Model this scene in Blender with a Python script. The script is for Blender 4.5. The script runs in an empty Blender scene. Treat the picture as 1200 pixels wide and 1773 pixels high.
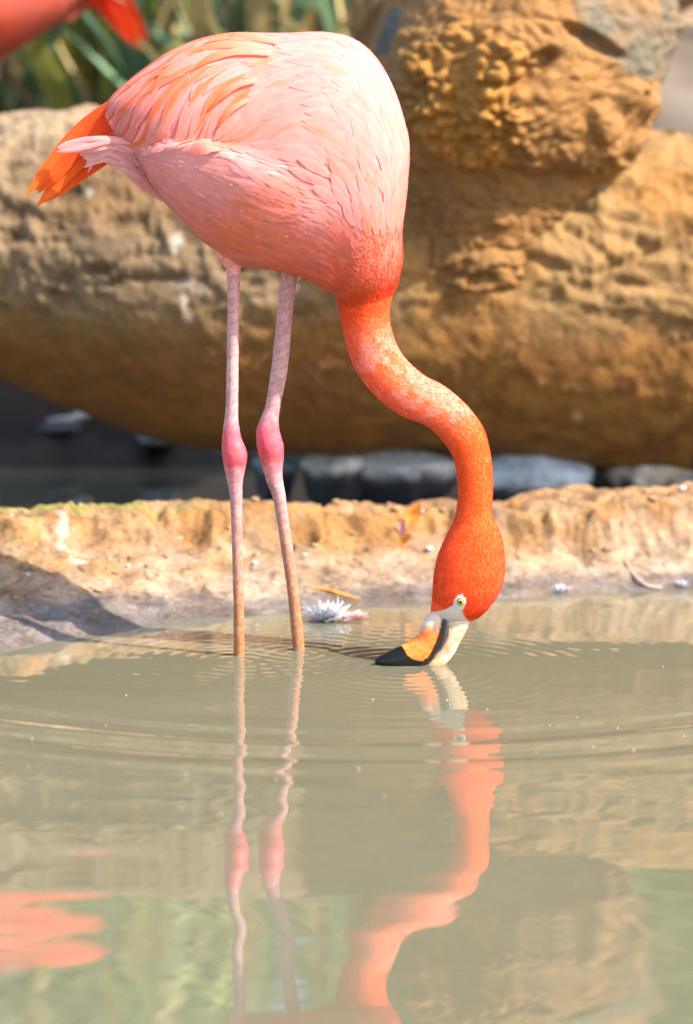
import bpy, bmesh, math, random
import numpy as np
from mathutils import Vector, Matrix

random.seed(7)
RNG = np.random.default_rng(11)
S = bpy.context.scene
COL = S.collection

# ------------------------------------------------------------------ camera
W_PX, H_PX, F_PX = 1200.0, 1773.0, 6000.0
CAM = np.array([0.0, -6.0, 1.30])
PITCH = math.atan(1041.5 / F_PX)
cam_d = bpy.data.cameras.new("camera")
cam = bpy.data.objects.new("camera", cam_d)
COL.objects.link(cam)
cam.location = CAM
cam.rotation_euler = (math.pi / 2 - PITCH, 0, 0)
cam_d.sensor_fit = 'VERTICAL'
cam_d.sensor_height = 36.0
cam_d.sensor_width = 36.0
cam_d.lens = F_PX / H_PX * 36.0
cam_d.clip_start = 0.1
cam_d.clip_end = 500.0
cam_d.dof.use_dof = True
cam_d.dof.focus_distance = 6.0
cam_d.dof.aperture_fstop = 1.9
cam_d.dof.aperture_blades = 0
S.camera = cam

# ------------------------------------------------------------------ sky and sun
SUN = Vector((0.85, -0.40, 1.0)).normalized()
world = bpy.data.worlds.new("World")
S.world = world
world.use_nodes = True
wn = world.node_tree
wn.nodes.clear()
sky = wn.nodes.new("ShaderNodeTexSky")
sky.sky_type = 'NISHITA'
sky.sun_disc = False
sky.air_density = 1.0
sky.dust_density = 1.8
sky.sun_elevation = math.asin(SUN.z)
sky.sun_rotation = math.atan2(SUN.x, SUN.y)
bg = wn.nodes.new("ShaderNodeBackground")
bg.inputs['Strength'].default_value = 0.15
wo = wn.nodes.new("ShaderNodeOutputWorld")
wn.links.new(sky.outputs[0], bg.inputs[0])
wn.links.new(bg.outputs[0], wo.inputs[0])

sun_d = bpy.data.lights.new("sun", 'SUN')
sun_d.energy = 4.2
sun_d.angle = math.radians(0.6)
sun_d.color = (1.0, 0.93, 0.82)
sun = bpy.data.objects.new("sun", sun_d)
COL.objects.link(sun)
sun.location = (3, -3, 6)
sun.rotation_euler = SUN.to_track_quat('Z', 'Y').to_euler()

S.view_settings.view_transform = 'Standard'
S.view_settings.look = 'None'
S.view_settings.gamma = 1.0
S.view_settings.use_curve_mapping = False
S.view_settings.exposure = 1.8
S.render.engine = 'CYCLES'
S.cycles.use_denoising = True
S.cycles.max_bounces = 8
S.cycles.diffuse_bounces = 4
S.cycles.transparent_max_bounces = 8
S.cycles.caustics_reflective = False
S.cycles.caustics_refractive = False
S.cycles.sample_clamp_indirect = 6.0

# ------------------------------------------------------------------ helpers
_cp, _sp = math.cos(PITCH), math.sin(PITCH)


def P(px, py, Y):
    """world point on the upright plane y=Y that the photograph shows at px,py"""
    px = np.asarray(px, float); py = np.asarray(py, float); Y = np.asarray(Y, float)
    a = (px - W_PX / 2) / F_PX
    b = -(py - H_PX / 2) / F_PX
    dx = a
    dy = _cp + b * _sp
    dz = -_sp + b * _cp
    t = (Y - CAM[1]) / dy
    return np.stack([CAM[0] + dx * t, Y + 0 * t, CAM[2] + dz * t], -1)


def G(px, py, z=0.0):
    """world point on the level plane z that the photograph shows at px,py"""
    a = (px - W_PX / 2) / F_PX
    b = -(py - H_PX / 2) / F_PX
    dz = -_sp + b * _cp
    t = (z - CAM[2]) / dz
    return np.array([a * t, CAM[1] + (_cp + b * _sp) * t, z])


def to_px(pts):
    d = np.asarray(pts, float) - CAM
    depth = d[..., 1] * _cp - d[..., 2] * _sp
    up = d[..., 1] * _sp + d[..., 2] * _cp
    return np.stack([W_PX / 2 + F_PX * d[..., 0] / depth, H_PX / 2 - F_PX * up / depth], -1)


def sstep(a, b, x):
    t = np.clip((np.asarray(x, float) - a) / (b - a), 0, 1)
    return t * t * (3 - 2 * t)


def _hash(ix, iy, iz, seed):
    h = (ix.astype(np.int64) * 374761393 + iy.astype(np.int64) * 668265263 +
         iz.astype(np.int64) * 1274126177 + seed * 974711) & 0xffffffff
    h = ((h ^ (h >> 13)) * 1274126177) & 0xffffffff
    h = ((h ^ (h >> 16)) * 2246822519) & 0xffffffff
    h = h ^ (h >> 15)
    return (h & 0xffffff) / float(0xffffff)


def vnoise(p, seed=0):
    i = np.floor(p).astype(np.int64)
    f = p - i
    f = f * f * f * (f * (f * 6 - 15) + 10)
    out = 0
    for a in (0, 1):
        for b in (0, 1):
            for c in (0, 1):
                w = (f[..., 0] if a else 1 - f[..., 0]) * (f[..., 1] if b else 1 - f[..., 1]) * \
                    (f[..., 2] if c else 1 - f[..., 2])
                out = out + w * _hash(i[..., 0] + a, i[..., 1] + b, i[..., 2] + c, seed)
    return out * 2 - 1


def fbm(p, octv=4, seed=0, gain=0.5):
    o = 0; a = 1.0; s = 0
    for k in range(octv):
        o = o + a * vnoise(p * (2.03 ** k) + k * 17.3, seed + k)
        s += a; a *= gain
    return o / s


def ridged(p, octv=4, seed=0):
    o = 0; a = 1.0; s = 0
    for k in range(octv):
        o = o + a * (1 - np.abs(vnoise(p * (2.03 ** k) + k * 9.1, seed + k)) * 2)
        s += a; a *= 0.5
    return o / s


def worley(p, seed=0):
    i = np.floor(p).astype(np.int64)
    best = np.full(p.shape[:-1], 9.0)
    for a in (-1, 0, 1):
        for b in (-1, 0, 1):
            for c in (-1, 0, 1):
                ci = i + np.array([a, b, c])
                fx = np.stack([ci[..., k] + _hash(ci[..., 0], ci[..., 1], ci[..., 2], seed + 31 * k) for k in range(3)], -1)
                best = np.minimum(best, np.linalg.norm(fx - p, axis=-1))
    return best


def mesh_np(name, verts, faces, mat=None, parent=None, cols=None, uvs=None, smooth=True):
    """one mesh object from arrays; faces an (N,3|4) array"""
    me = bpy.data.meshes.new(name)
    verts = np.ascontiguousarray(verts, np.float32); faces = np.ascontiguousarray(faces, np.int32)
    n, k = faces.shape
    me.vertices.add(len(verts)); me.vertices.foreach_set('co', verts.ravel())
    me.loops.add(n * k); me.loops.foreach_set('vertex_index', faces.ravel())
    me.polygons.add(n)
    me.polygons.foreach_set('loop_start', np.arange(0, n * k, k, dtype=np.int32))
    me.polygons.foreach_set('loop_total', np.full(n, k, np.int32))
    if smooth:
        me.polygons.foreach_set('use_smooth', np.ones(n, bool))
    me.update(calc_edges=True)
    if cols is not None:
        add_cols(me, cols)
    if uvs is not None:
        ul = me.uv_layers.new(name='UVMap')
        ul.data.foreach_set('uv', np.ascontiguousarray(np.asarray(uvs, np.float32)[faces.ravel()]).ravel())
    ob = bpy.data.objects.new(name, me)
    COL.objects.link(ob)
    if mat is not None:
        me.materials.append(mat)
    if parent is not None:
        ob.parent = parent
    return ob


def add_cols(me, cols):
    ca = me.color_attributes.new('pigment', 'FLOAT_COLOR', 'POINT')
    c = np.ones((len(me.vertices), 4), np.float32)
    c[:, :3] = cols
    ca.data.foreach_set('color', c.ravel())


def tag(o, label=None, cat=None, group=None, kind=None):
    if label: o['label'] = label
    if cat: o['category'] = cat
    if group: o['group'] = group
    if kind: o['kind'] = kind
    return o


def empty(name, loc=(0, 0, 0), rz=0.0):
    o = bpy.data.objects.new(name, None)
    COL.objects.link(o)
    o.location = loc; o.rotation_euler = (0, 0, rz)
    o.empty_display_size = 0.1
    return o


def grid_faces(nu, nv, wrap=False, off=0):
    i = np.arange(nu - 1)[:, None]
    j = np.arange(nv if wrap else nv - 1)[None, :]
    a = i * nv + j; b = i * nv + (j + 1) % nv
    f = np.stack([a, b, b + nv, a + nv], -1).reshape(-1, 4)
    return f + off


def crom(ctrl, u):
    """Catmull-Rom through the control rows, u in 0..n-1"""
    ctrl = np.asarray(ctrl, float); n = len(ctrl)
    u = np.clip(np.asarray(u, float), 0, n - 1 - 1e-6)
    i = np.floor(u).astype(int); t = (u - i)[..., None]
    p0 = ctrl[np.clip(i - 1, 0, n - 1)]; p1 = ctrl[i]; p2 = ctrl[np.clip(i + 1, 0, n - 1)]; p3 = ctrl[np.clip(i + 2, 0, n - 1)]
    return 0.5 * (2 * p1 + (p2 - p0) * t + (2 * p0 - 5 * p1 + 4 * p2 - p3) * t ** 2 + (3 * p1 - p0 - 3 * p2 + p3) * t ** 3)


def lerp(a, b, t):
    t = np.asarray(t)[..., None]
    return a * (1 - t) + b * t


class Nodes:
    def __init__(self, name):
        self.m = bpy.data.materials.new(name)
        self.m.use_nodes = True
        self.t = self.m.node_tree
        self.t.nodes.clear()
        self.out = self.n('ShaderNodeOutputMaterial')

    def n(self, typ, **kw):
        nd = self.t.nodes.new(typ)
        for k, v in kw.items():
            if k.startswith('i_'):
                nd.inputs[k[2:].replace('_', ' ')].default_value = v
            else:
                setattr(nd, k, v)
        return nd

    def l(self, a, b):
        self.t.links.new(a, b)

    def ramp(self, fac, stops, interp='LINEAR'):
        r = self.n('ShaderNodeValToRGB')
        r.color_ramp.interpolation = interp
        e = r.color_ramp.elements
        while len(e) < len(stops): e.new(0.5)
        for k, (p, c) in enumerate(stops):
            e[k].position = p
            e[k].color = (*c, 1) if len(c) == 3 else c
        self.l(fac, r.inputs[0])
        return r.outputs[0]

    def noise(self, scale, detail=4, rough=0.55, coord=None, dist=0.0):
        nd = self.n('ShaderNodeTexNoise')
        nd.inputs['Scale'].default_value = scale
        nd.inputs['Detail'].default_value = detail
        nd.inputs['Roughness'].default_value = rough
        nd.inputs['Distortion'].default_value = dist
        if coord is not None: self.l(coord, nd.inputs['Vector'])
        return nd.outputs[0]

    def mix(self, fac, a, b, blend='MIX'):
        nd = self.n('ShaderNodeMix', data_type='RGBA', blend_type=blend)
        for sock, v in ((nd.inputs[0], fac), (nd.inputs[6], a), (nd.inputs[7], b)):
            if hasattr(v, 'is_output'): self.l(v, sock)
            elif isinstance(v, (int, float)): sock.default_value = v
            else: sock.default_value = (*v, 1)
        return nd.outputs[2]

    def math(self, op, a, b=0.0):
        nd = self.n('ShaderNodeMath', operation=op)
        for sock, v in ((nd.inputs[0], a), (nd.inputs[1], b)):
            if hasattr(v, 'is_output'): self.l(v, sock)
            else: sock.default_value = v
        return nd.outputs[0]

    def bump(self, h, strength=0.4, dist=0.01):
        nd = self.n('ShaderNodeBump')
        nd.inputs['Strength'].default_value = strength
        nd.inputs['Distance'].default_value = dist
        self.l(h, nd.inputs['Height'])
        return nd.outputs[0]

    def bsdf(self, color, rough=0.7, normal=None, **kw):
        b = self.n('ShaderNodeBsdfPrincipled')
        if hasattr(color, 'is_output'): self.l(color, b.inputs['Base Color'])
        else: b.inputs['Base Color'].default_value = (*color, 1)
        if hasattr(rough, 'is_output'): self.l(rough, b.inputs['Roughness'])
        else: b.inputs['Roughness'].default_value = rough
        if normal is not None: self.l(normal, b.inputs['Normal'])
        for k, v in kw.items():
            b.inputs[k.replace('_', ' ')].default_value = v
        return b

    def done(self, b):
        self.l(b.outputs[0], self.out.inputs[0])
        return self.m

    def obj(self):
        return self.n('ShaderNodeTexCoord').outputs['Object']


# ------------------------------------------------------------------ materials
def mat_plumage(name, streak=0.5, trans=0.22, rough=0.75, fine=False, whiten=0.30, sheen=0.12):
    m = Nodes(name)
    col = m.n('ShaderNodeVertexColor', layer_name='pigment').outputs[0]
    col = m.mix(1.0, col, m.n('ShaderNodeObjectInfo').outputs['Color'], 'MULTIPLY')
    uv = m.n('ShaderNodeUVMap').outputs[0]
    mp = m.n('ShaderNodeMapping'); m.l(uv, mp.inputs[0])
    mp.inputs['Scale'].default_value = (9, 1.6, 1)
    n1 = m.noise(3.0, 4, 0.65, mp.outputs[0])
    oc = m.obj()
    n2 = m.noise(55, 3, 0.6, oc)
    f = m.math('ADD', m.math('MULTIPLY', n1, 0.65 if not fine else 0.2), m.math('MULTIPLY', n2, 0.35 if not fine else 0.8))
    dark = m.mix(1.0, col, (0.78, 0.52, 0.50), 'MULTIPLY')
    light = m.mix(whiten, col, (1.0, 0.74, 0.70))
    v = m.ramp(f, [(0.32, (0, 0, 0)), (0.68, (1, 1, 1))])
    c = m.mix(streak, col, m.mix(v, dark, light))
    nb = m.bump(n1 if not fine else n2, 0.35 if not fine else 0.6, 0.002)
    b = m.bsdf(c, rough, nb)
    b.inputs['Specular IOR Level'].default_value = 0.25
    b.inputs['Sheen Weight'].default_value = sheen
    b.inputs['Sheen Roughness'].default_value = 0.4
    t = m.n('ShaderNodeBsdfTranslucent'); m.l(c, t.inputs[0])
    mx = m.n('ShaderNodeMixShader'); mx.inputs[0].default_value = trans
    m.l(b.outputs[0], mx.inputs[1]); m.l(t.outputs[0], mx.inputs[2])
    m.l(mx.outputs[0], m.out.inputs[0])
    return m.m


def mat_leg():
    m = Nodes('leg_skin')
    oc = m.obj()
    sep = m.n('ShaderNodeSeparateXYZ'); m.l(oc, sep.inputs[0])
    z = m.math('SUBTRACT', sep.outputs[2], 0.10)
    zz = m.math('ADD', z, m.math('MULTIPLY', m.math('SUBTRACT', m.noise(60, 3, 0.6, oc), 0.5), 0.035))
    base = m.ramp(m.math('MULTIPLY', zz, 1.25), [
        (0.0, (0.36, 0.17, 0.10)), (0.13, (0.40, 0.18, 0.115)), (0.26, (0.44, 0.22, 0.19)), (0.36, (0.46, 0.24, 0.25)),
        (0.415, (0.58, 0.19, 0.21)), (0.435, (0.62, 0.06, 0.085)), (0.50, (0.62, 0.07, 0.105)),
        (0.535, (0.50, 0.24, 0.25)), (0.62, (0.47, 0.27, 0.26)), (0.84, (0.50, 0.24, 0.23)), (0.86, (0.84, 0.32, 0.27))])
    mud = m.ramp(m.noise(130, 4, 0.7, oc), [(0.44, (0, 0, 0)), (0.54, (1, 1, 1))])
    low = m.ramp(m.math('MULTIPLY', z, 1.0), [(0.05, (1, 1, 1)), (0.32, (0.05, 0.05, 0.05))])
    blot = m.ramp(m.noise(85, 4, 0.7, oc, 0.6), [(0.38, (1, 1, 1)), (0.56, (0, 0, 0))])
    base = m.mix(m.math('MULTIPLY', blot, 0.75), base, m.mix(1.0, base, (0.62, 0.50, 0.55), 'MULTIPLY'))
    c = m.mix(m.math('MULTIPLY', mud, low), base, (0.30, 0.10, 0.02))
    sp = m.ramp(m.noise(260, 2, 0.5, oc), [(0.66, (0, 0, 0)), (0.70, (1, 1, 1))])
    c = m.mix(m.math('MULTIPLY', sp, m.math('ADD', m.math('MULTIPLY', low, 0.7), 0.12)), c, (0.10, 0.05, 0.03))
    mp = m.n('ShaderNodeMapping'); m.l(oc, mp.inputs[0])
    mp.inputs['Rotation'].default_value = (0, math.radians(22), 0)
    wv = m.n('ShaderNodeTexWave', wave_type='BANDS', bands_direction='Z', wave_profile='SAW')
    wv.inputs['Scale'].default_value = 17
    wv.inputs['Distortion'].default_value = 1.6
    wv.inputs['Detail Scale'].default_value = 3
    m.l(mp.outputs[0], wv.inputs['Vector'])
    edge = m.ramp(wv.outputs['Fac'], [(0.0, (1, 1, 1)), (0.14, (0, 0, 0)), (0.94, (0, 0, 0)), (1.0, (1, 1, 1))])
    c = m.mix(m.math('MULTIPLY', edge, 0.62), c, (0.26, 0.10, 0.07))
    nb = m.bump(m.math('ADD', wv.outputs['Fac'], m.math('MULTIPLY', m.noise(300, 2, 0.5, oc), 0.6)), 0.4, 0.0012)
    b = m.bsdf(c, 0.5, nb)
    b.inputs['Subsurface Weight'].default_value = 0.05
    b.inputs['Subsurface Radius'].default_value = (0.01, 0.004, 0.003)
    return m.done(b)


def mat_bill(name, white=False):
    m = Nodes(name)
    col = m.n('ShaderNodeVertexColor', layer_name='pigment').outputs[0]
    oc = m.obj()
    n1 = m.noise(220, 4, 0.65, oc)
    c = m.mix(m.math('MULTIPLY', m.ramp(n1, [(0.35, (1, 1, 1)), (0.62, (0, 0, 0))]), 0.35), col, m.mix(1.0, col, (0.80, 0.45, 0.25), 'MULTIPLY'))
    b = m.bsdf(c, 0.12, m.bump(n1, 0.12, 0.0015))
    b.inputs['Specular IOR Level'].default_value = 0.22
    return m.done(b)


def mat_simple(name, color, rough=0.5, var=0.25, scale=20.0, bump=0.3, bdist=0.005, trans=0.0, **kw):
    m = Nodes(name)
    oc = m.obj()
    n1 = m.noise(scale, 5, 0.6, oc)
    d = tuple(x * (1 - var) for x in color); l = tuple(min(1, x * (1 + var)) for x in color)
    c = m.ramp(n1, [(0.3, d), (0.7, l)])
    b = m.bsdf(c, rough, m.bump(n1, bump, bdist) if bump else None)
    for k, v in kw.items(): b.inputs[k].default_value = v
    if trans:
        t = m.n('ShaderNodeBsdfTranslucent'); m.l(c, t.inputs[0])
        mx = m.n('ShaderNodeMixShader'); mx.inputs[0].default_value = trans
        m.l(b.outputs[0], mx.inputs[1]); m.l(t.outputs[0], mx.inputs[2])
        m.l(mx.outputs[0], m.out.inputs[0])
        return m.m
    return m.done(b)


def mat_water():
    m = Nodes('murky_water')
    geo = m.n('ShaderNodeNewGeometry').outputs['Position']
    n1 = m.noise(1.3, 3, 0.5, geo)
    c = m.ramp(n1, [(0.3, (0.095, 0.092, 0.060)), (0.7, (0.114, 0.107, 0.070))])
    b = m.bsdf(c, 0.015)
    b.inputs['IOR'].default_value = 2.1
    return m.done(b)


def mat_pigment(name, rough=0.85, scale=70.0, var=0.45, bump=0.6, bdist=0.006, spec=0.25):
    """rock, bark or earth: pigment from the mesh, grain and fine relief from noise"""
    m = Nodes(name)
    col = m.n('ShaderNodeVertexColor', layer_name='pigment').outputs[0]
    oc = m.obj()
    n1 = m.noise(scale, 6, 0.65, oc)
    n2 = m.noise(scale * 0.13, 4, 0.6, oc)
    v = m.math('ADD', m.math('MULTIPLY', n1, 0.6), m.math('MULTIPLY', n2, 0.4))
    c = m.mix(1.0, col, m.ramp(v, [(0.34, (1 - var, 1 - var, 1 - var * 1.05)), (0.66, (1 + var * 0.6, 1 + var * 0.6, 1 + var * 0.55))]), 'MULTIPLY')
    b = m.bsdf(c, rough, m.bump(n1, bump, bdist))
    b.inputs['Specular IOR Level'].default_value = spec
    return m.done(b)


def mat_ground():
    m = Nodes('sandy_mud')
    col = m.n('ShaderNodeVertexColor', layer_name='pigment').outputs[0]
    wet = m.n('ShaderNodeAttribute', attribute_name='wet').outputs['Fac']
    geo = m.n('ShaderNodeNewGeometry').outputs['Position']
    n1 = m.noise(95, 6, 0.68, geo)
    n2 = m.noise(16, 5, 0.6, geo)
    v = m.math('ADD', m.math('MULTIPLY', n1, 0.55), m.math('MULTIPLY', n2, 0.45))
    c = m.mix(1.0, col, m.ramp(v, [(0.36, (0.42, 0.37, 0.31)), (0.60, (1.25, 1.22, 1.2))]), 'MULTIPLY')
    rough = m.ramp(wet, [(0.2, (0.92, 0.92, 0.92)), (0.9, (0.30, 0.30, 0.30))])
    b = m.bsdf(c, rough, m.bump(v, 0.55, 0.010))
    b.inputs['Specular IOR Level'].default_value = 0.4
    return m.done(b)


M_FEATHER = mat_plumage('feather_vane', 0.40, 0.45)
M_FLAME = mat_plumage('flame_feather', 0.45, 0.40, whiten=0.04, sheen=0.03)
M_FUZZ = mat_plumage('velvet_plumage', 0.35, 0.25, 0.85, whiten=0.05, sheen=0.03)
M_SKINPL = mat_plumage('plumage_skin', 0.35, 0.0, 0.85, fine=True, whiten=0.05, sheen=0.03)
M_LEG = mat_leg()
M_BILL = mat_bill('bill_horn')
M_EYERIM = mat_simple('eye_rim', (0.80, 0.74, 0.55), 0.5, 0.1, 200, 0.1, 0.001)
M_IRIS = mat_simple('iris_yellow', (0.50, 0.44, 0.07), 0.12, 0.2, 300, 0.0)
M_PUPIL = mat_simple('pupil_black', (0.006, 0.006, 0.008), 0.05, 0.0, 50, 0.0)
M_WATER = mat_water()
M_GROUND = mat_ground()
M_LOG = mat_pigment('weathered_log', 0.8, 90, 0.42, 0.6, 0.008, 0.3)
M_ROCK = mat_pigment('stone_earth', 0.55, 60, 0.4, 0.5, 0.008, 0.4)

# ------------------------------------------------------------------ ground
WL = np.array([[-6, -3.5], [-3, -1.7], [-1.5, -0.62], [-0.9, -0.20], [-0.62, 0.04], [-0.46, 0.185], [-0.315, 0.30], [-0.10, 0.385], [0.11, 0.465],
               [0.33, 0.535], [0.66, 0.60], [1.5, 0.72], [3, 0.8], [6, 0.6]])
FT = np.array([[-6, -1.0], [-3, 0.0], [-1.5, 0.36], [-0.6, 0.52], [-0.3, 0.60], [0.0, 0.68], [0.35, 0.73], [0.66, 0.77], [1.5, 0.9], [3, 1.0], [6, 0.9]])


def ground_h(X, Y):
    X = np.asarray(X, float); Y = np.asarray(Y, float)
    p3 = np.stack([X, Y, 0 * X], -1)
    yw = np.interp(X, WL[:, 0], WL[:, 1]) + 0.014 * fbm(p3 * 9, 3, 5)
    yf = np.interp(X, FT[:, 0], FT[:, 1]) + 0.075 * fbm(p3 * np.array([6, 5, 1]), 3, 8) + 0.03 * fbm(p3 * 24, 3, 9)
    zf = np.interp(X, [-0.7, -0.3, 0.2, 0.7], [0.105, 0.085, 0.066, 0.058])
    zt = np.interp(X, [-0.7, -0.2, 0.15, 0.30, 0.4, 0.7], [0.150, 0.146, 0.138, 0.140, 0.150, 0.152])
    zt = zt + 0.016 * fbm(p3 * np.array([3.2, 1, 1]), 2, 14) + 0.014 * fbm(p3 * 11, 4, 3) + 0.010 * (0.5 - worley(p3 * np.array([30, 30, 1]), 3))
    t = Y - yw
    apron = zf * np.clip(t / np.maximum(yf - yw, 0.05), -3, 1) ** 1
    under = np.where(t < 0, np.maximum(t * 0.28, -0.16), apron)
    crumb = 0.006 * ridged(p3 * np.array([16, 26, 1]), 4, 12) + 0.004 * (0.45 - worley(p3 * 46, 4))
    under = under + crumb * sstep(-0.01, 0.10, t)
    scw = 0.085 + 0.05 * fbm(p3 * 5, 2, 17)
    sc = np.clip((Y - yf + 0.02) / scw, 0, 1); sc = sc * sc * (3 - 2 * sc)
    h = under * (1 - sc) + zt * sc
    h = h + (0.012 * fbm(p3 * 30, 4, 21) + 0.012 * (0.5 - worley(p3 * 34 + 0.6 * fbm(p3 * 20, 2, 22)[..., None], 6))) * sc * (1 - sc) * 4
    h = h + 0.004 * fbm(p3 * 60, 2, 2) * sc
    crk_ = sstep(0.62, 0.9, ridged(p3 * np.array([9, 12, 1]) + 0.8 * fbm(p3 * 14, 2, 27)[..., None], 2, 26))
    h = h - 0.011 * crk_ * sstep(0.01, 0.06, h) * sstep(0.02, 0.1, t)
    # hollow worn into the lip behind the legs
    for hx, hy, r, dd in ((-0.135, 0.672, 0.026, 0.05), (-0.085, 0.70, 0.022, 0.045), (0.31, 0.765, 0.018, 0.02), (0.02, 0.70, 0.02, 0.012), (-0.30, 0.64, 0.03, 0.010)):
        h = h - dd * np.exp(-(((X - hx) / r) ** 2 + ((Y - hy) / r) ** 2) ** 1.5)
    # channel behind the bank
    back = np.interp(X, FT[:, 0], FT[:, 1]) + 0.155 + 0.05 * fbm(p3 * np.array([3, 1, 1]), 2, 31) + 0.02 * fbm(p3 * 25, 2, 32)
    dr = sstep(back, back + 0.15, Y)
    ch = -0.035 + 0.02 * fbm(p3 * 6, 3, 33)
    h = h * (1 - dr) + ch * dr
    # terrace behind the log
    tr = sstep(1.95, 2.5, Y) * (1 - sstep(0.75, 1.15, X)) * (1 - sstep(6.0, 9.0, Y))
    h = np.where(Y > 1.5, h + tr * (0.20 + 0.06 * fbm(p3 * 2, 3, 41)), h)
    far = sstep(3.0, 6.0, Y)
    h = h + far * (0.13 + 0.05 * fbm(p3 * 0.5, 3, 51))
    pond = sstep(0.5, 0.9, X) * (1 - sstep(5.0, 7, X)) * sstep(11.2, 11.8, Y) * (1 - sstep(16.4, 17.0, Y))
    h = h - pond * 0.35
    # the shore on the viewer's side
    h = h + sstep(-3.9, -4.9, Y) * 0.34
    h = h + (sstep(7, 11, np.abs(X))) * 0.25 * (Y > -30)
    return h


def nonuni(parts):
    out = []
    for a, b, s in parts:
        out.append(np.arange(a, b - 1e-9, s))
    out.append([parts[-1][1]])
    return np.unique(np.round(np.concatenate(out), 5))


gx = np.concatenate([-np.geomspace(150, 1.25, 26), nonuni([(-1.2, -0.74, 0.03), (-0.74, 0.76, 0.0046), (0.76, 1.2, 0.03)]), np.geomspace(1.25, 150, 26)])
gy = np.concatenate([-np.geomspace(150, 2.2, 22), nonuni([(-2.0, -0.05, 0.12), (-0.05, 0.42, 0.006), (0.42, 1.02, 0.0036), (1.02, 1.3, 0.012), (1.3, 3.0, 0.05)]), np.geomspace(3.1, 200, 46)])
GX, GY = np.meshgrid(gx, gy, indexing='ij')
GZ = ground_h(GX, GY)
gv = np.stack([GX, GY, GZ], -1).reshape(-1, 3)
gf = grid_faces(len(gx), len(gy))[:, ::-1]
q = gv.copy()
ywl = np.interp(q[:, 0], WL[:, 0], WL[:, 1]); yft = np.interp(q[:, 0], FT[:, 0], FT[:, 1])
nA = fbm(q * 11, 4, 61); nB = fbm(q * 40, 3, 62)
dry = np.array([0.36, 0.215, 0.092]); pale = np.array([0.40, 0.295, 0.205]); ochre = np.array([0.34, 0.165, 0.034])
c = pale + (dry - pale) * sstep(-0.2, 0.3, nA + 0.4 * nB)[:, None]
c = c + (ochre - c) * (sstep(-0.03, 0.05, q[:, 1] - yft) * (0.55 + 0.35 * nB))[:, None]
c = c + (pale * 1.05 - c) * (sstep(0.06, 0.12, q[:, 1] - yft) * 0.35)[:, None]
wetz = 0.020 + 0.018 * nA + 0.020 * sstep(-0.1, -0.6, q[:, 0])
wet = 1 - sstep(wetz - 0.008, wetz + 0.016, q[:, 2])
c = c + (np.array([0.135, 0.150, 0.180]) - c) * (wet * (0.75 + 0.2 * nB))[:, None]  # wet mud, with a blue cast of reflected sky mixed into its colour
damp = (1 - sstep(0.03, 0.085, q[:, 2] + 0.02 * nA)) * 0.45 * (1 - wet)
c = c + (np.array([0.42, 0.37, 0.33]) - c) * damp[:, None]
moss = sstep(0.0, 0.3, nA + 0.35) * sstep(0.07, 0.11, q[:, 1] - yft) * (1 - sstep(0.2, 0.26, q[:, 1] - yft)) * (1 - sstep(-0.42, -0.22, q[:, 0]))
c = c + (np.array([0.28, 0.31, 0.06]) - c) * (moss * 0.8)[:, None]
droppings = np.exp(-(((q[:, 0] + 0.545) / 0.012) ** 2 + ((q[:, 1] - 0.575) / 0.045) ** 2)) + np.exp(-(((q[:, 0] + 0.51) / 0.018) ** 2 + ((q[:, 1] - 0.46) / 0.02) ** 2))
c = c + (np.array([0.60, 0.57, 0.52]) - c) * (np.clip(droppings * 1.3 + nB * 1.6 - 0.6, 0, 0.9) * (droppings > .05))[:, None]
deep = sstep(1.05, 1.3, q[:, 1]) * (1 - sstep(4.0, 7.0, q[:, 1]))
c = c + (np.array([0.022, 0.016, 0.012]) - c) * deep[:, None]  # near-black ground colour paints in the shade below and behind the log
farb = sstep(16.6, 17.4, q[:, 1]) * (1 - sstep(22, 23.5, q[:, 1]))
c = c + (np.array([0.17, 0.12, 0.09]) - c) * farb[:, None]
c = c * np.array([.55, .50, .44]) * (1 + 0.45 * fbm(q * np.array([22, 22, 40]), 3, 64))[:, None]
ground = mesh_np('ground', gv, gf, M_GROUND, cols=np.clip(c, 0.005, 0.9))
wa = ground.data.attributes.new('wet', 'FLOAT', 'POINT')
wa.data.foreach_set('value', np.ascontiguousarray(np.clip(wet, 0, 1), np.float32))
tag(ground, kind='structure')

# ------------------------------------------------------------------ water
LEG_A0 = G(413, 1144); LEG_B0 = G(517, 1133); BILL0 = G(705, 1161)
wx = np.concatenate([-np.geomspace(60, 1.3, 14), nonuni([(-1.2, -0.72, 0.02), (-0.72, 0.74, 0.0045), (0.74, 1.2, 0.02)]), np.geomspace(1.3, 60, 14)])
wy = np.concatenate([[-40, -20, -10, -6, -4, -3], nonuni([(-2.6, -2.0, 0.02), (-2.0, -0.35, 0.006), (-0.35, 0.30, 0.0036), (0.30, 0.66, 0.006), (0.66, 2.2, 0.05)]), [3, 5, 8, 12, 18, 30]])
WX, WY = np.meshgrid(wx, wy, indexing='ij')
w3 = np.stack([WX, WY, 0 * WX], -1)
h = np.zeros_like(WX)
for c0, amp, lam, dec, ph in ((LEG_A0, 3.6e-4, 0.030, 0.13, 0.3), (LEG_B0, 3.4e-4, 0.028, 0.13, 1.0), (BILL0, 4.2e-4, 0.031, 0.15, 0.0)):
    wob = 0.006 * fbm(w3 * 9, 2, 71)
    r = np.hypot(WX - c0[0], WY - c0[1]) + wob
    h += amp * np.cos(2 * np.pi * r / lam + ph) * np.exp(-r / dec) * sstep(0.0, 0.02, r)
rc = np.hypot(WX - 0.05, (WY - 0.60)) - 0.43 + 0.03 * fbm(w3 * np.array([1.5, 3, 1]), 2, 72)
env = np.exp(-((rc - 0.88) / 0.15) ** 2)
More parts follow.
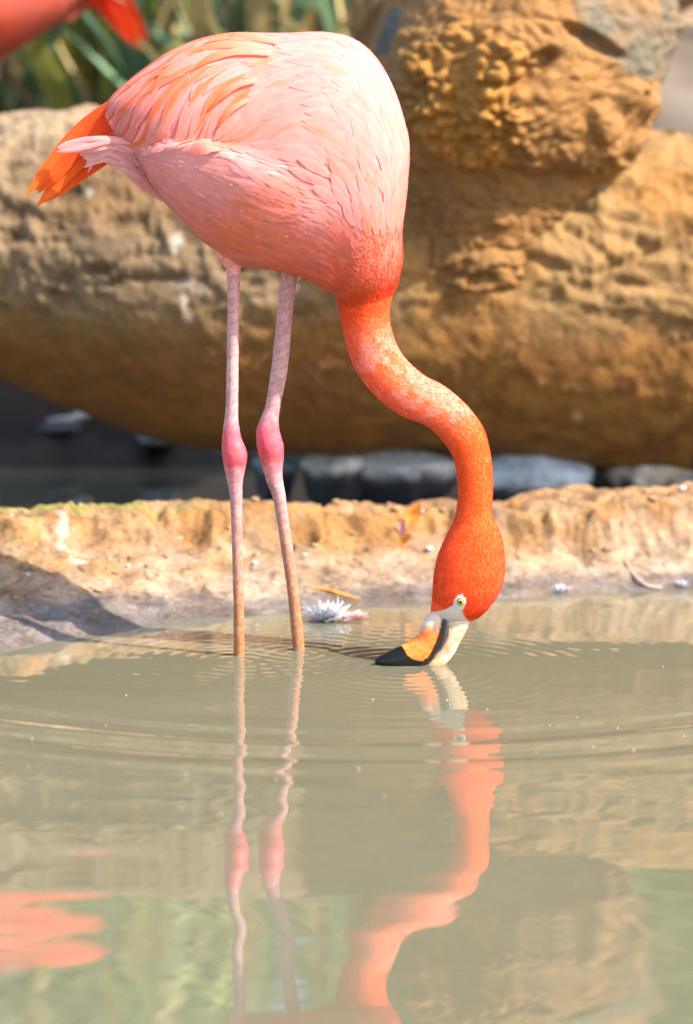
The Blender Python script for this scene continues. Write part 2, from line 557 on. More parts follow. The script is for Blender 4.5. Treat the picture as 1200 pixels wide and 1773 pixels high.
h += env * (1.3e-3 * np.sin(2 * np.pi * rc / 0.135) + 3.0e-4 * np.sin(2 * np.pi * rc / 0.052 + 1.0))
h += 1.3e-3 * fbm(w3 * np.array([3.2, 6.0, 1]), 2, 73)
h += 1.8e-4 * fbm(w3 * np.array([9.0, 26.0, 1]), 2, 74) * (0.35 + 0.65 * sstep(-0.2, 0.5, fbm(w3 * 2.2, 2, 75)))
wv_ = np.stack([WX, WY, h], -1).reshape(-1, 3)
water = mesh_np('pond_water', wv_, grid_faces(len(wx), len(wy))[:, ::-1], M_WATER)
tag(water, kind='structure')


# ------------------------------------------------------------------ log with its branch stub
def loft(sec, nu, nv, u0=0.0, u1=None, power=1.0):
    """sections rows: Ax,Ay,Bx,By,Y,t -> ring points (nu,nv,3)"""
    sec = np.asarray(sec, float)
    u = np.linspace(u0, len(sec) - 1 if u1 is None else u1, nu)
    s = crom(sec, u)
    A = P(s[:, 0], s[:, 1], s[:, 4]); B = P(s[:, 2], s[:, 3], s[:, 4])
    C = (A + B) / 2; e = (A - B) / 2
    ph = np.linspace(0, 2 * np.pi, nv, endpoint=False)
    cs, sn = np.cos(ph), np.sin(ph)
    cs = np.sign(cs) * np.abs(cs) ** power; sn = np.sign(sn) * np.abs(sn) ** power
    pts = C[:, None] + e[:, None] * cs[None, :, None] + np.array([0, -1, 0])[None, None] * (s[:, 5, None] * sn[None])[..., None]
    return pts, u, ph


def ring_normals(pts):
    du = np.gradient(pts, axis=0)
    dv = np.roll(pts, -1, 1) - np.roll(pts, 1, 1)
    n = np.cross(du, dv)
    n /= np.maximum(np.linalg.norm(n, axis=-1, keepdims=True), 1e-9)
    ctr = pts.mean(1, keepdims=True)
    sgn = np.sign(((pts - ctr) * n).sum(-1).mean())
    return n * sgn, sgn


def close_tube(pts):
    nu, nv, _ = pts.shape
    v = np.concatenate([pts.reshape(-1, 3), pts[0].mean(0)[None], pts[-1].mean(0)[None]])
    f = [tuple(x) for x in grid_faces(nu, nv, True)]
    a = nu * nv
    for j in range(nv):
        f.append((a, (j + 1) % nv, j))
        f.append((a + 1, (nu - 1) * nv + j, (nu - 1) * nv + (j + 1) % nv))
    return v, f


def mesh_py(name, v, f, mat, parent=None, cols=None, smooth=True):
    me = bpy.data.meshes.new(name)
    me.from_pydata([tuple(x) for x in v], [], [tuple(int(k) for k in x) for x in f])
    if smooth: me.polygons.foreach_set('use_smooth', np.ones(len(me.polygons), bool))
    bm = bmesh.new(); bm.from_mesh(me)
    bmesh.ops.recalc_face_normals(bm, faces=bm.faces[:])
    bm.to_mesh(me); bm.free()
    if cols is not None: add_cols(me, cols)
    if mat is not None: me.materials.append(mat)
    o = bpy.data.objects.new(name, me)
    COL.objects.link(o)
    if parent is not None: o.parent = parent
    return o


LY = 1.56
log_sec = []
for x, yt, yb in ((-420, 235, 520), (-200, 208, 590), (0, 196, 640), (120, 192, 692), (240, 190, 738), (400, 186, 774), (600, 190, 784),
                  (800, 204, 788), (1000, 226, 798), (1200, 254, 812), (1400, 280, 826), (1650, 300, 840)):
    tt = (P(x, yt, LY) - P(x, yb, LY))[2] / 2
    log_sec.append((x, yt, x, yb, LY, tt))
pts, u, ph = loft(log_sec, 560, 240)
n, _ = ring_normals(pts)
px = to_px(pts)
X3 = pts
front = sstep(-0.2, 0.5, np.sin(ph))[None, :]
upper = sstep(600, 500, px[..., 1] + 18 * fbm(X3 * 7, 2, 83))
wq = X3 * np.array([12.0, 12.0, 32.0]) + 0.9 * np.stack([fbm(X3 * 6, 2, 91), fbm(X3 * 6, 2, 92), fbm(X3 * 6, 2, 93)], -1)
left = sstep(720, 520, px[..., 0])
rip = ridged(wq, 4, 95)
d = 0.026 * fbm(X3 * 2.6, 2, 81)
d += (0.015 * rip * left + 0.004) * (0.18 + 0.82 * upper)
rq = X3 * np.array([8.0, 11.0, 34.0]) + np.stack([0 * X3[..., 0], 0 * X3[..., 0], 4.5 * X3[..., 0]], -1) + 1.3 * np.stack([fbm(X3 * 5, 2, 96), fbm(X3 * 5, 2, 97), fbm(X3 * 5, 2, 98)], -1)
rr = ridged(rq, 3, 99)
d += (1 - left) * 0.026 * np.clip(rr, -0.6, 1) * (0.10 + 0.9 * sstep(580, 470, px[..., 1] + 0.10 * (900 - px[..., 0]) + 30 * fbm(X3 * 6, 2, 84)))
d += 0.006 * fbm(X3 * 28, 3, 85)
# split running along the right end
crk = np.exp(-((px[..., 1] - (400 + (px[..., 0] - 1200) * -0.42 + 10 * fbm(X3 * 8, 2, 86))) / 7.0) ** 2) * sstep(1020, 1060, px[..., 0])
d -= 0.03 * crk
pts2 = pts + n * d[..., None]
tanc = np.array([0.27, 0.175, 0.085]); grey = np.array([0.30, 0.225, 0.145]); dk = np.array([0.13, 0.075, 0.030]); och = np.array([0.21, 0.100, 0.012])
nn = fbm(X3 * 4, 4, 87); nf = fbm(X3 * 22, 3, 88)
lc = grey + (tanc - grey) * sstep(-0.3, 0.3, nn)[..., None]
lc = lc + (och - lc) * (sstep(500, 640, px[..., 1] + 60 * nn) * 0.8)[..., None]  # ochre underside paints in warm bounce light on the log's shaded part
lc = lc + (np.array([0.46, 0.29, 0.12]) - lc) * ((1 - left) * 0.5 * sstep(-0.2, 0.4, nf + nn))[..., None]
lc = lc + (dk - lc) * (sstep(0.35, -0.25, rip) * left * 0.75 * upper)[..., None]  # ridge crevices darkened in colour, adding shade to the relief
lc = lc + (np.array([0.44, 0.38, 0.31]) - lc) * (sstep(300, 200, px[..., 1]) * 0.6 * left)[..., None]  # log top painted paler where light falls on it
for sx, sy, rx, ry in ((330, 490, 22, 14), (322, 515, 9, 26), (345, 500, 22, 8), (310, 418, 8, 8), (306, 432, 6, 7), (325, 548, 9, 7), (155, 335, 8, 6), (1000, 718, 9, 8)):
    msk = np.exp(-(((px[..., 0] - sx) / rx) ** 2 + ((px[..., 1] - sy) / ry) ** 2))
    msk = np.clip(msk * 1.5 + 0.9 * nf - 0.35, 0, 1) * (msk > 0.08) * front
    lc = lc + (np.array([0.62, 0.63, 0.66]) - lc) * msk[..., None]
log = empty('fallen_log', P(600, 790, LY))
bpy.context.view_layer.update()


def local(v, root):
    return np.asarray(v) - np.array(root.location)


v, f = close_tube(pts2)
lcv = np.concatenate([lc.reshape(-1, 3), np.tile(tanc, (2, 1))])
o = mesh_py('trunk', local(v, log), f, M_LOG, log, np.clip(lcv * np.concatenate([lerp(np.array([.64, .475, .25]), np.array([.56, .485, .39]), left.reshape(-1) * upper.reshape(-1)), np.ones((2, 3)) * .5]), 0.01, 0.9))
st = [(770, 610, 850, 580, 1.50, 0.10), (715, 540, 900, 500, 1.46, 0.22), (685, 440, 960, 410, 1.43, 0.25), (660, 350, 1020, 330, 1.42, 0.27), (638, 260, 1056, 258, 1.42, 0.31), (622, 170, 1090, 180, 1.43, 0.36),
      (630, 90, 1118, 100, 1.45, 0.38), (665, 10, 1134, 20, 1.48, 0.37), (700, -70, 1146, -70, 1.52, 0.35), (735, -170, 1160, -180, 1.55, 0.34), (770, -320, 1160, -320, 1.58, 0.32), (790, -520, 1140, -520, 1.60, 0.29), (810, -800, 1130, -790, 1.62, 0.27), (850, -900, 1090, -890, 1.62, 0.18)]
pts, u, ph = loft(st, 420, 300)
n, _ = ring_normals(pts)
px = to_px(pts)
d = 0.022 * fbm(pts * 3.0, 2, 101) + 0.006 * fbm(pts * 25, 3, 102)
x_, y_ = px[..., 0], px[..., 1]
frontm = sstep(0.0, 0.35, np.sin(ph))[None, :]


def blob(cx, cy, rx, ry, rot=0.0):
    a = np.cos(rot) * (x_ - cx) + np.sin(rot) * (y_ - cy); b = -np.sin(rot) * (x_ - cx) + np.cos(rot) * (y_ - cy)
    return (a / rx) ** 2 + (b / ry) ** 2


wob = fbm(pts * 5, 3, 103)
lobe = sstep(1.5, 0.35, blob(790, 190, 135, 140, 0.3) + 1.1 * wob + 0.5 * fbm(pts * 17, 2, 109))          # knobbly swelling
ledge = sstep(1.35, 0.70, blob(1000, 130, 190, 165, -0.55) + 0.5 * wob)     # big overhanging shoulder
dst = np.stack([fbm(pts * 14, 2, 104), fbm(pts * 14, 2, 114), fbm(pts * 14, 2, 124)], -1)
knob = sstep(0.8, 0.15, worley(pts * 42 + 1.5 * dst, 7)) * (0.55 + 0.9 * np.clip(fbm(pts * 12, 3, 108) + 0.3, 0, 1))
knob2 = sstep(0.8, 0.2, worley(pts * 17, 9))
d += frontm * (0.020 * lobe + 0.040 * ledge)
d += frontm * (0.028 * knob * lobe + 0.010 * knob * ledge * sstep(0.0, 0.3, wob + 0.15) + 0.006 * knob)
d += 0.02 * knob2 * sstep(1.2, 0.8, blob(1070, 215, 60, 90, -0.5)) * frontm
d += -0.035 * sstep(1.0, 0.4, blob(915, 120, 55, 20, -0.6)) * frontm - 0.03 * sstep(1.0, 0.4, blob(1010, 75, 60, 14, 0.5)) * frontm
lowr = sstep(1.3, 0.6, blob(850, 500, 165, 90, 0.15) + 0.4 * wob)
d += frontm * 0.022 * lowr * sstep(400, 520, y_)
d += frontm * (lowr * 0.020 + 0.004) * np.clip(ridged(pts * np.array([8, 8, 26]) + 0.9 * dst, 3, 105), -0.5, 1)
pts2 = pts + n * d[..., None]
sc_ = np.array([0.27, 0.165, 0.075]) + 0 * pts
sc_ = sc_ + (np.array([0.20, 0.12, 0.05]) - sc_) * sstep(0.0, 0.4, wob)[..., None] * 0.6
sc_ = sc_ + (np.array([0.46, 0.26, 0.055]) - sc_) * (lobe * 0.7)[..., None]  # golden sunlit patch painted onto the swelling
sc_ = sc_ + (np.array([0.26, 0.18, 0.09]) - sc_) * sstep(760, 690, x_)[..., None] * 0.8
skyglare = sstep(1.2, 0.8, blob(1100, 55, 120, 70, 0.5) + 0.5 * wob) * frontm
sc_ = sc_ + (np.array([0.135, 0.145, 0.165]) - sc_) * np.clip(skyglare * (0.7 + 0.9 * fbm(pts * 16, 3, 107)), 0, 1)[..., None]  # sky glare on the upturned top, painted as a mottled blue-grey patch
bluepatch = sstep(1.1, 0.8, blob(668, 52, 14, 45, 0.35) + 0.5 * wob) * frontm
sc_ = sc_ + (np.array([0.10, 0.12, 0.16]) - sc_) * bluepatch[..., None]
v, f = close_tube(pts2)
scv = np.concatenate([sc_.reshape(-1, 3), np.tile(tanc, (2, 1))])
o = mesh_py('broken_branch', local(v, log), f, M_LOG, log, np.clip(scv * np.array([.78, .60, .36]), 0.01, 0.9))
o['label'] = 'thick knobbly branch stub rising from the log'
tag(log, 'massive weathered brown log with a knobbly branch stub lying behind the sandy bank', 'log')


# ------------------------------------------------------------------ stones in the dark channel under the log
def rock(px_, py_, Y, w, hgt, dep, seed, label, col, name='stone'):
    bm = bmesh.new()
    bmesh.ops.create_icosphere(bm, subdivisions=4, radius=1.0)
    v = np.array([x.co[:] for x in bm.verts])
    f = np.array([[a.index for a in x.verts] for x in bm.faces])
    bm.free()
    nrm = v / np.linalg.norm(v, axis=1, keepdims=True)
    r = 1 + 0.38 * fbm(nrm * 1.3 + seed * 3.1, 3, seed) + 0.10 * ridged(nrm * 3 + seed, 3, seed + 1)
    # flatten facets
    for k in range(7):
        dd = np.array([math.sin(seed + k * 2.1), math.cos(seed * 1.7 + k), math.sin(seed * 0.7 + k * 1.3)]); dd /= np.linalg.norm(dd)
        r = np.minimum(r, 0.82 / np.maximum((nrm @ dd), 0.35))
    v = nrm * r[:, None] * np.array([w, dep, hgt])
    base = P(px_, py_, Y)
    gz = float(ground_h(np.array([base[0]]), np.array([Y]))[0])
    v[:, 2] += 0.0
    zc = base[2]
    lowz = v[:, 2].min() + zc
    stretch = (zc - gz + 0.01)
    below = v[:, 2] < 0
    v[below, 2] *= max(1.0, stretch / max(1e-3, -v[:, 2].min()))
    cc = np.array(col) * (1 + 0.55 * fbm(nrm * 3 + seed, 4, seed + 5))[:, None]
    gap_shade = sstep(-0.25, -0.75, v[:, 2] / hgt + 0.5 * fbm(nrm * 2.5 + seed, 2, seed + 6))
    cc = cc + (np.array([.022, .022, .024]) - cc) * gap_shade[:, None]  # shade of the gap painted in: lower part of each stone goes near black
    zmin = v[:, 2].min()
    v[:, 2] -= zmin
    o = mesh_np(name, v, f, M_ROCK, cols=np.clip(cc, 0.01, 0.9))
    o.location = (base[0], Y, zc + zmin)
    tag(o, label, 'stone', 'stones in the channel under the log')
    return o


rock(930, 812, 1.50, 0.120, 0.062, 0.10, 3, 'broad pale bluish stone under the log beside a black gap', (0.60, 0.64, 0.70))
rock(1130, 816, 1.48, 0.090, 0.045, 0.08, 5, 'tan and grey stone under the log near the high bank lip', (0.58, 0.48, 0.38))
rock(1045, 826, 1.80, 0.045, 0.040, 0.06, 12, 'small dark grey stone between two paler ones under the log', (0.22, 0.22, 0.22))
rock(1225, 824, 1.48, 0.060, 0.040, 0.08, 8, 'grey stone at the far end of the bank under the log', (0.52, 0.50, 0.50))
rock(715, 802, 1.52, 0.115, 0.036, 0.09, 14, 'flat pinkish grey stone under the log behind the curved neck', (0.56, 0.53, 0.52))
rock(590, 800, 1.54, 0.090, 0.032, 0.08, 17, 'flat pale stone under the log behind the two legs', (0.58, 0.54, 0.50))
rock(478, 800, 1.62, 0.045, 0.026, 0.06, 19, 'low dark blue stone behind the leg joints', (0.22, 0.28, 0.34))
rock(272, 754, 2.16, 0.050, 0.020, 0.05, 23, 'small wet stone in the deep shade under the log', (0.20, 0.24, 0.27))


def tube(path, rad, nv=10, seed=0, rough=0.0):
    path = np.asarray(path, float); rad = np.asarray(rad, float)
    n_ = len(path)
    t = np.gradient(path, axis=0); t /= np.linalg.norm(t, axis=1, keepdims=True)
    up = np.array([0, 0, 1.0]) if abs(t[:, 2]).mean() < 0.8 else np.array([0, 1.0, 0])
    s = np.cross(t, up); s /= np.linalg.norm(s, axis=1, keepdims=True)
    b = np.cross(s, t)
    a = np.linspace(0, 2 * np.pi, nv, endpoint=False)
    ring = path[:, None] + rad[:, None, None] * (s[:, None] * np.cos(a)[None, :, None] + b[:, None] * np.sin(a)[None, :, None])
    if rough:
        ring = ring + rough * (fbm(ring * 60, 2, seed)[..., None]) * (ring - path[:, None]) / rad[:, None, None]
    return ring


M_STICK = mat_simple('driftwood', (0.50, 0.47, 0.42), 0.8, 0.3, 60)
sp_ = crom([P(60, 735, 2.29), P(100, 728, 2.27), P(128, 724, 2.26), P(142, 719, 2.25), P(152, 716, 2.24)], np.linspace(0, 4, 24))
ring = tube(sp_, np.interp(np.linspace(0, 1, 24), [0, 0.6, 0.85, 1], [0.006, 0.010, 0.014, 0.006]), 10, 3, 0.003)
v, f = close_tube(ring)
b0 = sp_.mean(0)
# the stick leans on a small cobble
o = mesh_py('driftwood_stick', v - b0, f, M_STICK); o.location = b0
tag(o, 'short pale driftwood stick lying in the dark gap under the log', 'stick')
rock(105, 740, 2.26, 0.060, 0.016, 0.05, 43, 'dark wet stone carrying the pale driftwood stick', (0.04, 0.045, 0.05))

# ------------------------------------------------------------------ flamingo
YB = 0.022
SEC = np.array([
    (180, 196, 200, 232, YB, .012), (202, 164, 232, 276, YB, .045), (250, 125, 282, 346, YB, .085), (310, 88, 342, 408, YB, .112),
    (390, 63, 402, 446, YB, .128), (475, 55, 452, 460, YB, .134), (560, 58, 490, 472, YB, .134), (628, 87, 524, 486, YB, .128),
    (680, 151, 549, 496, YB, .118), (706, 236, 567, 503, YB, .108), (703, 320, 578, 507, YB, .098), (694, 395, 583, 510, YB, .085),
    (694, 448, 585, 513, YB, .070), (688, 485, 586, 520, YB, .057), (679, 513, 588, 535, 0.02, .048), (674, 545, 593, 565, 0.018, .041),
    (681, 582, 604, 612, 0.014, .038), (699, 617, 622, 650, 0.008, .037), (733, 649, 653, 688, 0.0, .037), (771, 670, 695, 719, -0.008, .035),
    (808, 702, 738, 737, -0.018, .034), (835, 738, 766, 762, -0.026, .032), (846, 771, 785, 793, -0.034, .031), (852, 810, 792, 831, -0.04, .031),
    (853, 850, 793, 862, -0.046, .031), (852, 889, 787, 898, -0.05, .033), (866, 922, 772, 930, -0.054, .039), (873, 955, 758, 962, -0.057, .044),
    (874, 992, 751, 996, -0.059, .046), (866, 1023, 749, 1028, -0.061, .042), (849, 1049, 746, 1050, -0.062, .034), (830, 1068, 746, 1062, -0.063, .025),
    (816, 1076, 750, 1069, -0.064, .017)])
NS = len(SEC) - 1
FTOP = np.array([[200, 300], [236, 276], [246, 255], [300, 241], [380, 237], [430, 237], [470, 250], [520, 285], [580, 320], [640, 350]])
FLEF = np.array([[230, 240], [262, 243], [310, 262], [352, 300], [400, 345], [440, 392]])


def flank(px, py):
    yb = np.interp(px, FTOP[:, 0], FTOP[:, 1])
    xb = np.interp(py, FLEF[:, 0], FLEF[:, 1])
    wd_ = 8 + 55 * sstep(350, 470, px)
    tt_ = np.clip((py - yb + 3) / wd_, 0, 1)
    return tt_ * tt_ * (3 - 2 * tt_) * sstep(-3, 7, px - xb) * (1 - sstep(420, 590, px))


def Sf(u, v):
    s = crom(SEC, u)
    A = P(s[..., 0], s[..., 1], s[..., 4]); B = P(s[..., 2], s[..., 3], s[..., 4])
    C = (A + B) / 2; e = (A - B) / 2
    cv, sv = np.cos(v), np.sin(v)
    q2 = np.stack([(s[..., 0] + s[..., 2]) / 2 + (s[..., 0] - s[..., 2]) / 2 * cv, (s[..., 1] + s[..., 3]) / 2 + (s[..., 1] - s[..., 3]) / 2 * cv], -1)
    rad = e * cv[..., None] + np.array([0, -1.0, 0]) * (s[..., 5] * sv)[..., None]
    L = np.maximum(np.linalg.norm(rad, axis=-1), 1e-4)
    off = 0.012 * flank(q2[..., 0], q2[..., 1]) * np.abs(sv) ** 0.7
    # keel of the shoulder and soft hollows
    off = off + 0.006 * np.sin(q2[..., 0] * 0.021 + q2[..., 1] * 0.013) * np.exp(-((u - 6.5) / 4) ** 2)
    return C + rad * (1 + off / L)[..., None], q2


def Sn(u, v):
    e = 0.02
    p, q2 = Sf(u, v)
    pu = (Sf(u + e, v)[0] - Sf(u - e, v)[0]) / (2 * e)
    pv = (Sf(u, v + e)[0] - Sf(u, v - e)[0]) / (2 * e)
    n = np.cross(pu, pv)
    n /= np.maximum(np.linalg.norm(n, axis=-1, keepdims=True), 1e-9)
    c = crom(SEC, u)
    ctr = (P(c[..., 0], c[..., 1], c[..., 4]) + P(c[..., 2], c[..., 3], c[..., 4])) / 2
    sg = np.sign(((p - ctr) * n).sum(-1)); sg[sg == 0] = 1
    return p, q2, pu, pv, n * sg[..., None]


FLOW = np.array([
    (190, 190, -.75, .66), (250, 135, -.72, .69), (300, 115, -.75, .66), (350, 90, -.85, .52), (420, 75, -.96, .28), (490, 62, -1, .05),
    (250, 210, -.22, .97), (310, 190, -.30, .95), (370, 190, -.42, .90), (430, 170, -.62, .78), (470, 120, -.93, .36), (480, 190, -.75, .66),
    (540, 90, -.98, -.12), (550, 160, -.97, .05), (600, 75, -.9, -.4), (650, 120, -.7, -.7), (690, 200, -.38, -.92), (705, 300, -.12, -.99),
    (620, 180, -.75, -.65), (620, 270, -.55, -.83), (560, 230, -.85, -.5), (660, 350, -.25, -.97), (690, 430, -.1, -1), (640, 440, -.35, -.93),
    (600, 480, -.6, -.8), (540, 440, -.82, -.57), (470, 430, -.8, -.6), (520, 350, -.9, -.42), (430, 330, -.88, -.46), (440, 270, -.95, -.28),
    (340, 290, -.93, -.34), (280, 280, -.95, -.28), (330, 380, -.8, -.6), (390, 420, -.72, -.69), (250, 310, -.8, -.6), (215, 260, -.95, -.15)])


def flow(q2, u):
    d2 = ((q2[..., None, :] - FLOW[:, :2]) ** 2).sum(-1)
    w = np.exp(-d2 / (2 * 34.0 ** 2)) + 1e-9
    d = (w[..., None] * FLOW[:, 2:]).sum(-2) / w.sum(-1, keepdims=True)
    return np.stack([d[..., 0], 0 * d[..., 0], -d[..., 1]], -1)


def walk(u, v, L, n, twist=None, stop_flank=False):
    """lay n points of a path of length L over the plumage, following its lie"""
    out = []
    ds = L / (n - 1)
    u = u.copy(); v = v.copy()
    tw = 0 if twist is None else twist
    stopped = np.full(len(u), np.inf)
    for k in range(n):
        p, q2, pu, pv, nn_ = Sn(u, v)
        d = flow(q2, u)
        neckm = sstep(12.2, 14.0, u)[:, None]
        d = d * (1 - neckm) + (-pu / np.maximum(np.linalg.norm(pu, axis=-1, keepdims=True), 1e-6)) * neckm
        d = d - (d * nn_).sum(-1, keepdims=True) * nn_
        d /= np.maximum(np.linalg.norm(d, axis=-1, keepdims=True), 1e-6)
        side = np.cross(nn_, d)
        d = d * np.cos(tw)[:, None] + side * np.sin(tw)[:, None] if twist is not None else d
        side = np.cross(nn_, d)
        out.append((p, nn_, side, q2))
        if stop_flank:
            hit = (flank(q2[:, 0], q2[:, 1]) > 0.25) | (u < 0.35)
            stopped = np.where(hit & (stopped == np.inf), k * ds, stopped)
        a = (pu * pu).sum(-1); b = (pu * pv).sum(-1); c = (pv * pv).sum(-1)
        r1 = (pu * d).sum(-1); r2 = (pv * d).sum(-1)
        det = np.maximum(a * c - b * b, 1e-12)
        du = (c * r1 - b * r2) / det; dv = (a * r2 - b * r1) / det
        u = np.clip(u + np.clip(du * ds, -0.5, 0.5), 0.05, NS - 0.05); v = v + np.clip(dv * ds, -0.5, 0.5)
    return [np.stack([o[k] for o in out], 1) for k in range(4)] + [stopped]


def feathers(u, v, L, Wd, base_c, tip_c, tipshape, h0, h1, rows=8, twist=None, edge=0.0):
    """vertex blocks (N, rows*3, 3), faces of one block, colours, uvs"""
    N = len(u)
    p, nn_, side, q2, _ = walk(u, v, L, rows, twist)
    s = np.linspace(0, 1, rows)
    prof = np.sin(np.pi * np.clip(0.14 + 0.55 * s, 0, 1)) * (1 - np.clip((s - 0.35) / 0.65, 0, 1) ** 2.2) ** tipshape
    prof[-1] = 0.06
    w = Wd[:, None] * prof[None] / 2
    lift = h0[:, None] + (h1 - h0)[:, None] * (s[None] ** 1.3)
    ctr = p + nn_ * (lift + 0.03 * w)[..., None]
    edge_drop = lift - 0.05 * w
    lf = p + nn_ * edge_drop[..., None] + side * w[..., None]
    rt = p + nn_ * edge_drop[..., None] - side * w[..., None]
    V = np.stack([lf, ctr, rt], 2).reshape(N, rows * 3, 3)
    F = grid_faces(rows, 3)
    cs = s[None, :, None] ** 1.2
    Cc = base_c[:, None] * (1 - cs) + tip_c[:, None] * cs
    Cc = np.repeat(Cc[:, :, None], 3, 2)
    Cc[:, :, (0, 2)] = np.clip(Cc[:, :, (0, 2)] * (1 - edge) + edge * np.array([.90, .42, .39]), 0, .97)
    Cc[:, :, 1] = Cc[:, :, 1] * np.array([1.0, 0.9, 0.86])
    Cc = Cc.reshape(N, rows * 3, 3)
    uv = np.stack(np.broadcast_arrays(np.array([0, .5, 1.0])[None, :], s[:, None]), -1).reshape(-1, 2)
    uvs = uv[None] * np.array([1, 1]) + RNG.random((N, 1, 2)) * 20
    return V, F, Cc, uvs


def join(blocks):
    vs, fs, cs, us = [], [], [], []
    off = 0
    for V, F, C, U in blocks:
        N, k, _ = V.shape
        vs.append(V.reshape(-1, 3)); cs.append(C.reshape(-1, 3)); us.append(U.reshape(-1, 2))
        fs.append((F[None] + (np.arange(N) * k)[:, None, None]).reshape(-1, 4) + off)
        off += N * k
    return np.concatenate(vs), np.concatenate(fs), np.concatenate(cs), np.concatenate(us)


PINK = np.array([.88, .295, .255]); PALE = np.array([.90, .39, .355]); WHITE = np.array([.88, .335, .305])
ORNG = np.array([.86, .17, .012]); CORAL = np.array([.89, .26, .15]); RED = np.array([.82, .066, .003]); NECKO = np.array([.84, .092, .005])


def pigment(q2, u, v, pts):
    """plumage colour over trunk, neck and head"""
    x, y = q2[..., 0], q2[..., 1]
    n1 = fbm(pts * 22, 3, 201); n2 = fbm(pts * 70, 2, 202); n3 = fbm(pts * 11, 2, 203)
    c = lerp(PINK, PALE, sstep(-0.3, 0.4, n1))
    right = sstep(470, 640, x) * sstep(430, 300, y)
    c = lerp(c, WHITE, right * (0.75 + 0.25 * n1))
    c = lerp(c, np.array([.91, .47, .45]), sstep(232, 262, y) * (1 - sstep(290, 390, y + 30 * n1)) * (1 - sstep(520, 640, x)) * 0.75)
    c = lerp(c, np.array([.91, .46, .44]), np.exp(-(((x - 590) / 60) ** 2 + ((y - 370) / 45) ** 2)) * 0.7)
    # orange mottling of flank and breast
    fm = sstep(270, 350, y) * sstep(-0.05, 0.35, n3 + 0.6 * n1 + 0.45 * sstep(350, 450, y) - 0.12)
    c = lerp(c, CORAL, np.clip(fm * 1.15, 0, 1) * 0.78 * (1 - 0.75 * right))
    midb = np.exp(-(((x - 430) / 60) ** 2 + ((y - 400) / 50) ** 2))
    c = lerp(c, np.array([.88, .23, .06]), np.clip(midb * 1.1 + n1 * 0.6 * midb, 0, 1) * 0.75)
    br = sstep(360, 500, y + 45 * n1) * sstep(420, 620, x)
    c = lerp(c, np.array([.87, .16, .05]), np.clip(br, 0, 1))
    under = sstep(340, 230, x) * sstep(240, 300, y)
    c = lerp(c, np.array([.86, .27, .24]), np.clip(under, 0, 1) * 0.7)
    # neck
    nk = sstep(12.3, 13.6, u + 0.25 * n1)
    nc = lerp(np.array([.84, .085, .008]), np.array([.86, .12, .035]), sstep(14.5, 15.6, u + 0.4 * n1))
    mid = sstep(15.0, 16.2, u + 0.5 * n1) * (1 - sstep(20.0, 21.6, u + 0.5 * n1))
    mott = sstep(-0.25, 0.35, n2 + 0.5 * n1 + 0.35 * np.cos(v) + 0.05)
    nc = lerp(nc, np.array([.88, .22, .14]), mid * mott * 0.85)
    nc = lerp(nc, NECKO, sstep(20.0, 21.6, u + 0.4 * n1))
    nc = lerp(nc, RED, sstep(24.5, 27, u + 0.6 * n1) * 0.9)
    c = lerp(c, nc, nk)
    return np.clip(c, 0.003, 0.97)


FACE = np.array([(741, 1064), (757, 1054), (771, 1049), (782, 1042), (786, 1031), (790, 1022), (799, 1021), (805, 1030), (804, 1042), (800, 1052), (804, 1064), (815, 1080), (760, 1090)], float)


def in_poly(x, y, poly):
    ins = np.zeros(x.shape, bool)
    j = len(poly) - 1
    for i in range(len(poly)):
        xi, yi = poly[i]; xj, yj = poly[j]
        ins ^= ((yi > y) != (yj > y)) & (x < (xj - xi) * (y - yi) / (yj - yi + 1e-12) + xi)
        j = i
    return ins


FROOT = np.array([float((LEG_A0[0] + LEG_B0[0]) / 2), float((LEG_A0[1] + LEG_B0[1]) / 2), -0.10])
flam = empty('flamingo', FROOT)
LOC = lambda vv: np.asarray(vv) - FROOT

# trunk, neck and head as one skin
uu = np.concatenate([np.linspace(0, 13, 120, endpoint=False), np.linspace(13, 25, 130, endpoint=False), np.linspace(25, NS, 96)])
vv = np.linspace(0, 2 * np.pi, 72, endpoint=False)
UU, VV = np.meshgrid(uu, vv, indexing='ij')
bp, bq = Sf(UU, VV)
bcol = pigment(bq, UU, VV, bp)
face = in_poly(bq[..., 0], bq[..., 1], FACE) & (UU > 27)
nfc = fbm(bp * 160, 2, 210)
bcol = np.where(face[..., None], np.clip(np.array([.58, .53, .44]) * (1 + 0.12 * nfc[..., None]), 0, 1), bcol)
v, f = close_tube(bp)
torso = mesh_py('body', LOC(v), f, M_SKINPL)
torso.data.materials.append(M_LEG)
add_cols(torso.data, np.concatenate([bcol.reshape(-1, 3), [PINK, np.array([.58, .53, .44])]]))


# legs, each thigh to toes in one skin, united with the trunk
def leg(rows, foot_dir):
    rows = np.array(rows, float)
    cs = crom(rows, np.linspace(0, len(rows) - 1, 150))
    a = P(cs[:, 0], cs[:, 1], cs[:, 3]); c_ = P(cs[:, 2], cs[:, 1], cs[:, 3])
    ctr = (a + c_) / 2; r = (c_ - a)[:, 0] / 2
    ang = np.linspace(0, 2 * np.pi, 20, endpoint=False)
    ring = ctr[:, None] + np.stack([r[:, None] * np.cos(ang), 0.94 * r[:, None] * np.sin(ang), 0 * ang + 0 * r[:, None]], -1)
    ring = ring + 0.0006 * fbm(ring * 140, 2, 220)[..., None] * np.stack([np.cos(ang), np.sin(ang), 0 * ang], -1)
    v_, f_ = close_tube(ring)
    return v_, f_


